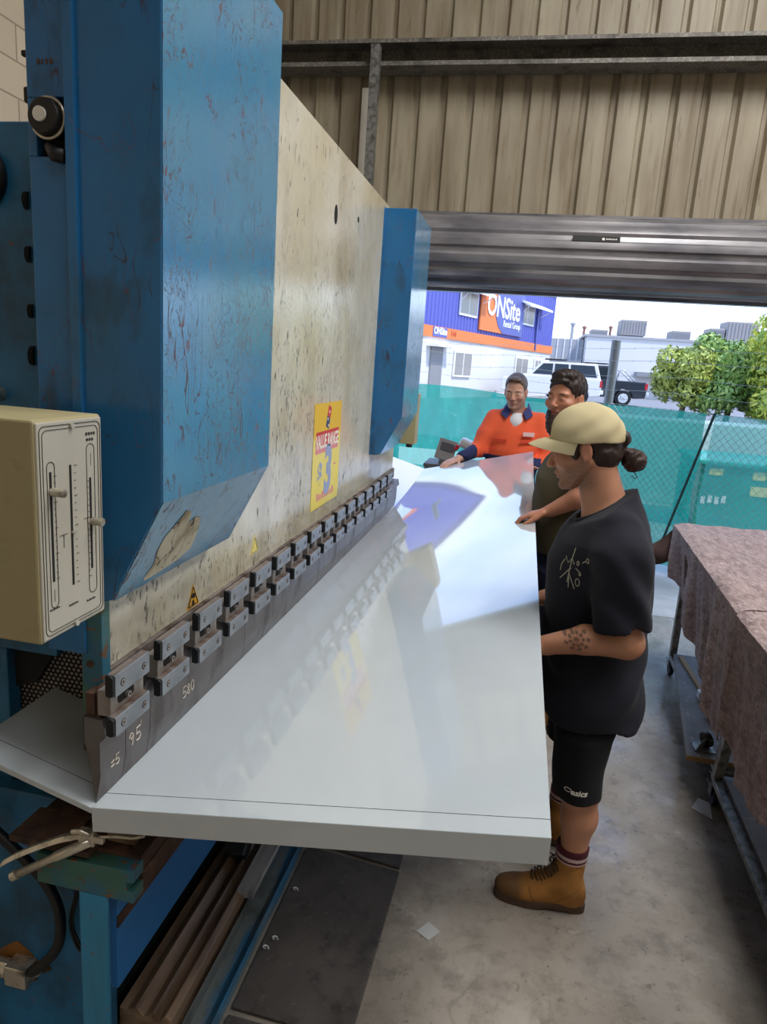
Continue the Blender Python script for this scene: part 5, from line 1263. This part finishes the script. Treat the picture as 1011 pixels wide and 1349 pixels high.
for L_ in (((.012, .065), (.006, .035), (0, -.01), (-.004, -.05)), ((-.03, -.045), (0, -.005), (.05, .035)), ((-.032, -.02), (-.03, .0), (-.02, .02)), ((.0, -.02), (.012, -.045), (.022, -.065)), ((-.018, .03), (-.008, .012), (.006, .032), (.014, .015)), ((.0, -.03), (.002, -.065)), ((.02, .005), (.034, -.004))):
    m.tube([K_(*p) for p in L_], .0017, 5)
for cx_, cy_, r in ((.056, .038, .006), (.03, -.04, .010), (.026, .022, .005), (.036, -.01, .004)): m.tube([K_(cx_ + r * .7 * math.cos(a), cy_ + r * 1.3 * math.sin(a)) for a in np.linspace(0, 2 * PI, 13)], .0015, 5)
stick(m, tee, (-.25, -1, 0), A1, .4).build('chest_print', mat('faded_print', 'a39d88', .8), tee)
# shorts
f = Field(axis(-.2, .2, .006), axis(-.36, .26, .006), axis(.40, .86, .006))
f.loft([(.468, .0, .12, .077, .088), (.57, .005, .118, .083, .09), (.68, .005, .11, .092, .098), (.78, -.015, .07, .12, .09), (.83, -.02, .05, .12, .09)], .02)
f.loft([(.48, .015, -.20, .077, .085), (.57, .01, -.19, .083, .09), (.68, .005, -.15, .092, .1), (.78, -.015, -.08, .12, .09), (.83, -.02, -.05, .12, .09)], .02)
f.loft([(.70, -.01, -.02, .10, .17), (.84, -.015, 0, .12, .14)], .03)
f.cap((-.005, .12, .42), (-.0, .12, .49), .066, .066, .003, 's'); f.cap((.01, -.2, .42), (.01, -.2, .50), .066, .066, .003, 's')
f.wob(lambda X, Y, Z: .004 * nz((X, Y, Z), 35, 22) + .002 * np.sin(50 * X + 20 * Y))
sho = org('shorts', f, M['fabric'], A1, plain('131316', .06, 30), relax=2)
m = MB(); text_geo('asics', .027, frame((.003, .3, .518), (-1, 0, 0), (0, 0, 1)), m, .0006, bold=.0008, shear=.2)
Ms = frame((.038, .3, .520), (-1, 0, 0), (0, 0, 1))
m.tube([Ms @ Vector((.011 * math.cos(a) * (1 - .05 * a), .008 * math.sin(a) * (1 - .05 * a), 0)) for a in np.linspace(-.6, 5.6, 16)], .0013, 5)
stick(m, sho, (0, -1, 0), A1, .3).build('shorts_logo', M['white'], sho)
boot(A1, -.018, .085, 0, 0.02)
boot(A1, -.01, -.25, 0, -.15)

# ===== bearded worker
A2 = person((.29, 3.5, 0), PI, 'bearded person in an olive t-shirt behind the tan cap, gripping the white sheet')
H2 = Head((.10, .01, 1.69), math.radians(54), math.radians(3), 1.02)
f = Field(axis(-.26, .34, .007, ((0., .2, .004),)), axis(-.36, .36, .007, ((-.1, .13, .004),)), axis(.1, 1.83, .009, ((1.08, 1.24, .005), (1.54, 1.83, .0038))))
H2.build(f, 1, 1); f.cap((.0, 0, 1.45), (.07, 0, 1.62), .075, .066, .03)
f.ell((.0, 0, 1.25), (.15, .18, .22), None, .05); f.ell((.0, 0, .98), (.14, .17, .15), None, .06)
f.cap((-.02, .2, 1.43), (-.10, .27, 1.29), .062, .052, .04); f.cap((-.10, .28, 1.28), (.0, .27, 1.25), .054, .05, .02); f.cap((.0, .27, 1.25), (.12, .225, 1.165), .05, .031, .02)
f.cap((-.02, -.2, 1.43), (-.06, -.27, 1.15), .062, .052, .04); f.cap((-.06, -.27, 1.13), (.13, -.22, 1.07), .052, .031, .02)
hand(f, (.13, .222, 1.16), (.95, -.1, -.30), (-.2, 0, -1), (0, 1, -.2), (.2, .5, .5), (.8, .25, .35), 1.02, .0)
hand(f, (.14, -.22, 1.06), (1, .05, -.15), (0, 0, 1), (0, -1, 0), (.0, .05, .05), (.5, .8, -.1), 1.05)
for y in (.13, -.13):
    f.cap((.0, y * .8, .85), (-.0, y, .47), .095, .062, .03); f.cap((0, y, .47), (-.01, y, .34), .06, .06, .03); f.cap((-.01, y, .34), (-.01, y, .12), .058, .042, .03)
s2 = body_parent(A2, f, H2, skincol(H2, 'b57c62', .25, '2c201c', '9a5850')); H2.eyes(s2, (1, .15, .02))
f = Field(axis(-.02, .24, .004), axis(-.14, .16, .004), axis(1.5, 1.83, .004))
H2.ell(f, (-.012, 0, .043), (.102, .082, .09)); H2.ell(f, (.03, 0, .105), (.06, .06, .028), .015); H2.ell(f, (.075, 0, .08), (.02, .05, .018), .01)
for e in (1, -1): H2.ell(f, (.0, e * .09, -.02), (.03, .03, .04), .006, 's')
H2.ell(f, (.115, 0, -.02), (.085, .13, .095), .008, 's'); H2.ell(f, (.0, 0, -.10), (.14, .12, .07), .01, 's')
f.wob(lambda X, Y, Z: .003 * nz((X, Y, Z), 170, 3) + .002 * np.sin(200 * X + 150 * Y))
org('hair', f, M['hair'], A2, plain('2c211e', .3, 80))
f = Field(axis(-.02, .26, .004), axis(-.14, .18, .004), axis(1.44, 1.70, .004))
H2.ell(f, (.05, 0, -.105), (.055, .058, .055)); H2.ell(f, (.075, 0, -.135), (.038, .042, .05), .02)
for e in (1, -1): H2.cap(f, (.005, e * .066, -.03), (.05, e * .048, -.09), .014, .024, .015)
for e in (1, -1): H2.cap(f, (.102, 0, -.047), (.085, e * .03, -.075), .006, .009, .006)
H2.ell(f, (.112, 0, -.067), (.03, .019, .011), .005, 's'); H2.ell(f, (.085, 0, -.02), (.07, .055, .033), .01, 's')
f.wob(lambda X, Y, Z: .003 * nz((X, Y, Z), 200, 7) + .0015 * np.sin(260 * Z + 100 * X))
org('beard', f, M['hair'], A2, plain('38261f', .3, 80))
f = Field(axis(-.28, .28, .008), axis(-.38, .38, .008), axis(.88, 1.55, .008))
f.loft([(.925, .0, 0, .19, .225), (1.05, .005, 0, .195, .21), (1.18, .01, 0, .195, .205), (1.30, .01, 0, .19, .22), (1.38, 0, 0, .17, .235), (1.44, -.01, 0, .13, .2), (1.48, 0, 0, .1, .14), (1.52, .005, 0, .085, .09)], .02, 2.1)
f.cap((-.02, .19, 1.43), (-.03, .23, 1.36), .07, .09, .05); f.cap((-.03, .23, 1.36), (-.09, .277, 1.28), .088, .08, .02)
f.cap((-.02, -.19, 1.43), (-.03, -.24, 1.36), .07, .09, .05); f.cap((-.03, -.24, 1.36), (-.06, -.27, 1.2), .088, .08, .02)
f.cap((.0, .27, 1.25), (-.08, .277, 1.275), .062, .060, .003, 's'); f.cap((-.06, -.27, 1.2), (-.06, -.28, 1.1), .07, .07, .003, 's'); f.cap((.02, 0, 1.48), (.05, 0, 1.6), .08, .08, .004, 's')
f.clip((0, 0, -1), (0, 0, .925)); f.wob(lambda X, Y, Z: .005 * nz((X, Y, Z), 25, 31) + .003 * np.sin(30 * Z + 20 * Y + 2 * np.sin(9 * X)))
org('t_shirt', f, M['fabric'], A2, plain('57503d', .08, 20), relax=2)
f = Field(axis(-.24, .24, .008), axis(-.3, .3, .008), axis(.42, .98, .008))
for e in (1, -1): f.loft([(.45, 0, e * .14, .1, .11), (.7, 0, e * .125, .12, .12), (.85, 0, e * .09, .16, .14)], .02)
f.loft([(.74, 0, 0, .15, .21), (.955, 0, 0, .18, .22)], .03); f.wob(lambda X, Y, Z: .004 * nz((X, Y, Z), 30, 5))
org('shorts', f, M['fabric'], A2, plain('20243a', .06, 30), relax=2)
boot(A2, -.01, .13, 0, .1); boot(A2, -.01, -.13, 0, -.1)

# ===== worker in orange at the far edge
A3 = person((-.06, 5.42, 0), -PI / 2, 'person in an orange and navy work shirt at the far end of the white sheet')
H3 = Head((.07, -.025, 1.655), math.radians(-10), math.radians(16), 1.03)
f = Field(axis(-.2, .42, .008, ((0., .2, .0045),)), axis(-.58, .36, .008, ((-.13, .08, .0045), (-.56, -.36, .005))), axis(.05, 1.8, .009, ((1.05, 1.16, .005), (1.5, 1.8, .0045))))
H3.build(f); f.cap((-.01, 0, 1.42), (.05, -.01, 1.59), .066, .06, .03)
f.ell((.0, 0, 1.22), (.11, .16, .2), None, .05); f.ell((.0, 0, .96), (.11, .15, .15), None, .06)
f.cap((0, -.18, 1.42), (.07, -.25, 1.19), .055, .046, .04); f.cap((.07, -.25, 1.19), (.25, -.39, 1.125), .045, .03, .02)
f.cap((0, .19, 1.41), (.03, .25, 1.16), .055, .046, .04); f.cap((.03, .25, 1.16), (.17, .14, 1.10), .045, .03, .02)
hand(f, (.255, -.395, 1.125), (.62, -.62, -.28), (-.1, 0, -1), (.4, .5, 0), (.1, .25, .2), (.5, .6, .4), 1.05)
hand(f, (.175, .135, 1.1), (.9, -.3, .0), (0, 0, 1), (0, 1, 0), (.2, .5, .4), (.5, .8, .1))
for y in (.11, -.11): f.cap((.0, y * .8, .88), (0, y, .48), .085, .06, .03); f.cap((0, y, .48), (-.01, y, .1), .058, .042, .03)
s3 = body_parent(A3, f, H3, skincol(H3, 'c89880', .62, '57453a', 'a86c60')); H3.eyes(s3, (1, -.1, -.3))
f = Field(axis(-.06, .22, .0045), axis(-.15, .1, .0045), axis(1.55, 1.82, .0045))
H3.ell(f, (-.014, 0, .04), (.101, .080, .089)); H3.ell(f, (.06, 0, .098), (.035, .05, .022), .012)
for e in (1, -1): H3.ell(f, (.0, e * .088, -.018), (.026, .03, .036), .006, 's')
H3.ell(f, (.118, 0, .015), (.084, .12, .092), .008, 's'); H3.ell(f, (.06, .0, -.03), (.06, .12, .05), .008, 's'); H3.ell(f, (.0, 0, -.10), (.14, .12, .07), .01, 's')
f.wob(lambda X, Y, Z: .0025 * nz((X, Y, Z), 150, 3))
org('hair', f, M['hair'], A3, plain('5c4a3e', .3, 80))
f = Field(axis(-.2, .34, .008), axis(-.5, .36, .008), axis(.84, 1.56, .007))
f.loft([(.86, 0, 0, .15, .2), (1.0, .01, 0, .15, .195), (1.2, .015, 0, .15, .205), (1.34, .005, 0, .135, .215), (1.42, -.005, 0, .12, .20), (1.48, -.005, 0, .095, .14), (1.53, 0, 0, .08, .09)], .02, 2.1)
f.cap((0, -.17, 1.435), (.03, -.215, 1.31), .068, .076, .05); f.cap((.03, -.215, 1.31), (.075, -.255, 1.19), .074, .064, .02); f.cap((.075, -.255, 1.19), (.225, -.37, 1.133), .062, .044, .02)
f.cap((0, .18, 1.435), (.01, .225, 1.31), .068, .076, .05); f.cap((.01, .225, 1.31), (.03, .25, 1.16), .072, .062, .02); f.cap((.03, .25, 1.16), (.14, .165, 1.11), .06, .044, .02)
f.cap((.21, -.36, 1.139), (.27, -.41, 1.11), .035, .036, .003, 's')
f.cap((.02, 0, 1.48), (.045, -.01, 1.6), .068, .072, .004, 's'); f.ell((.135, 0, 1.47), (.07, .028, .085), None, .004, 's')
f.wob(lambda X, Y, Z: .004 * nz((X, Y, Z), 30, 41) + .005 * np.sin(26 * Z - 30 * Y + 2 * np.sin(12 * X)) * np.clip((1.42 - Z) * 6, 0, 1))
def shc(P):
    C = np.tile(np.array(srgb('e8603c')), (len(P), 1)); nv = np.array(srgb('2c3256'))
    d = (P[:, 0] - .14) * .7 - (P[:, 1] + .30) * .6
    w = ((P[:, 2] < 1.165) & (abs(P[:, 1]) < .22)) | ((P[:, 1] < -.24) & (d > .0))
    return lerpc(C, nv, w.astype(float))
shirt = org('work_shirt', f, M['fabric'], A3, shc, relax=2)
NV = mat('navy_cotton', '2f3563', .85)
for e in (1, -1):
    m = MB(); V = [(-.03, e * .078, 1.565), (.05, e * .078, 1.54), (.1, e * .045, 1.495), (.13, e * .075, 1.445), (.08, e * .12, 1.475), (-.03, e * .105, 1.515)]
    m.add(onto(A3, V), [(0, 1, 4, 5), (1, 2, 3, 4)] if e > 0 else [(5, 4, 1, 0), (4, 3, 2, 1)]); m.build('collar', NV, shirt, smooth=False, solid=.006)
f = Field(axis(-.1, .18, .005), axis(-.12, .12, .005), axis(1.3, 1.5, .005)); f.ell((.025, 0, 1.42), (.098, .085, .085)); 
org('undershirt', f, M['fabric'], A3, plain('d8d8dc', .03)) if True else None
m = MB(); Mq = OFF[A3.name] @ frame((.148, .105, 1.335), (-.35, 1, 0), (-.12, 0, 1)); m.box(-.045, .045, -.012, .02, .0, .004, 0, Mq)
m.build('chest_logo', mat('shirt_logo', 'd8b4b0', .7), shirt, bevel=.004)
m = MB()
for y in (-.1, .1): Mq = OFF[A3.name] @ frame((.150, y, 1.285), (-.35 * (1 if y > 0 else -1), 1, 0), (-.03, 0, 1)); m.box(-.055, .055, -.012, .008, .0, .005, 0, Mq)
m.build('pocket_flap', mat('orange_cotton', 'd8482a', .85), shirt, bevel=.003)
f = Field(axis(-.2, .2, .009), axis(-.26, .26, .009), axis(.08, .95, .009))
for e in (1, -1): f.loft([(.12, -.01, e * .115, .075, .08), (.5, 0, e * .11, .09, .09), (.8, 0, e * .085, .13, .12)], .02)
f.loft([(.75, 0, 0, .12, .18), (.9, 0, 0, .13, .18)], .03); org('trousers', f, M['fabric'], A3, plain('23283f', .06, 30), relax=2)
boot(A3, -.01, .115, 0, .1, '3a2e26'); boot(A3, -.01, -.115, 0, -.1, '3a2e26')
# ---------------------------------------------------------------- light and camera
w = bpy.data.worlds.new('sky'); bpy.context.scene.world = w; w.use_nodes = True
g = N(w); bg = g.n['Background']; tc = g.new('ShaderNodeTexCoord'); sp = g.new('ShaderNodeSeparateXYZ'); g.link(tc.outputs['Generated'], sp.inputs[0])
h = g.rng(sp.outputs[2], 0., .5)
base = g.mix(h, (.74, .86, 1.0), (.15, .36, .86))
mp = g.new('ShaderNodeMapping'); g.link(tc.outputs['Generated'], mp.inputs[0]); mp.inputs['Scale'].default_value = (1.3, 1.3, 4.2); mp.inputs['Location'].default_value = (.3, .1, .35)
nn = g.new('ShaderNodeTexNoise'); g.link(mp.outputs[0], nn.inputs['Vector']); nn.inputs['Scale'].default_value = 1.6; nn.inputs['Detail'].default_value = 5
sky = g.mix(g.rng(nn.outputs[0], .50, .68), base, (1.0, 1.0, 1.02))
g.link(sky, bg.inputs[0]); bg.inputs[1].default_value = 2.2
sn_ = bpy.data.lights.new('sun', 'SUN'); sn_.energy = 3.5; sn_.angle = .06; sn_.color = (1, .96, .9)
so = bpy.data.objects.new('sun', sn_); COL.objects.link(so); so.location = (6, -6, 14); so.rotation_euler = Vector((.75, -.5, 1.35)).to_track_quat('Z', 'Y').to_euler()
# area lamps under a closed ceiling: inferred translucent roof sheets, plus added fill
def area(loc, rot, sx, sy, p, col=(1, 1, 1)):
    l = bpy.data.lights.new('skylight_fill', 'AREA'); l.shape = 'RECTANGLE'; l.size = sx; l.size_y = sy; l.energy = p; l.color = col
    o = bpy.data.objects.new('skylight_fill', l); COL.objects.link(o); o.location = loc; o.rotation_euler = rot; return o
area((1.2, 2.1, 5.92), (0, 0, 0), 1.2, 3.0, 190, (.99, .98, .97)); area((3.8, 2.1, 5.92), (0, 0, 0), 1.2, 3.0, 170, (.99, .98, .97))
area((1.2, -1.7, 5.92), (0, 0, 0), 1.2, 2.6, 45, (.99, .98, .97)); area((3.8, -1.7, 5.92), (0, 0, 0), 1.2, 2.6, 45, (.99, .98, .97))
area((1.1, -5.0, 1.7), (math.radians(90), 0, 0), 5.0, 2.8, 34, (.95, .97, 1))  # added fill at the closed back wall, no doorway behind it
cam = bpy.data.cameras.new('camera'); co = bpy.data.objects.new('camera', cam); COL.objects.link(co)
cam.sensor_fit = 'VERTICAL'; cam.sensor_height = 36; cam.lens = 900 / 1349 * 36; cam.clip_start = .05; cam.clip_end = 400
yaw, pit, rol = math.radians(11.003409172635083), math.radians(-12.375759090278931), math.radians(4.0)
fw = Vector((-math.sin(yaw) * math.cos(pit), math.cos(yaw) * math.cos(pit), math.sin(pit))); r_ = Vector((math.cos(yaw), math.sin(yaw), 0)); u_ = r_.cross(fw)
r2 = r_ * math.cos(rol) + u_ * math.sin(rol); u2 = -r_ * math.sin(rol) + u_ * math.cos(rol)
Mx = Matrix((r2, u2, -fw)).transposed().to_4x4(); Mx.translation = (0, 0, 1.8); co.matrix_world = Mx
sc = bpy.context.scene; sc.camera = co
sc.view_settings.view_transform = 'Standard'; sc.view_settings.look = 'None'; sc.view_settings.gamma = 1; sc.view_settings.use_curve_mapping = False; sc.view_settings.exposure = .1
sc.cycles.use_denoising = True; sc.cycles.max_bounces = 8; sc.cycles.transparent_max_bounces = 12; sc.cycles.sample_clamp_indirect = 6
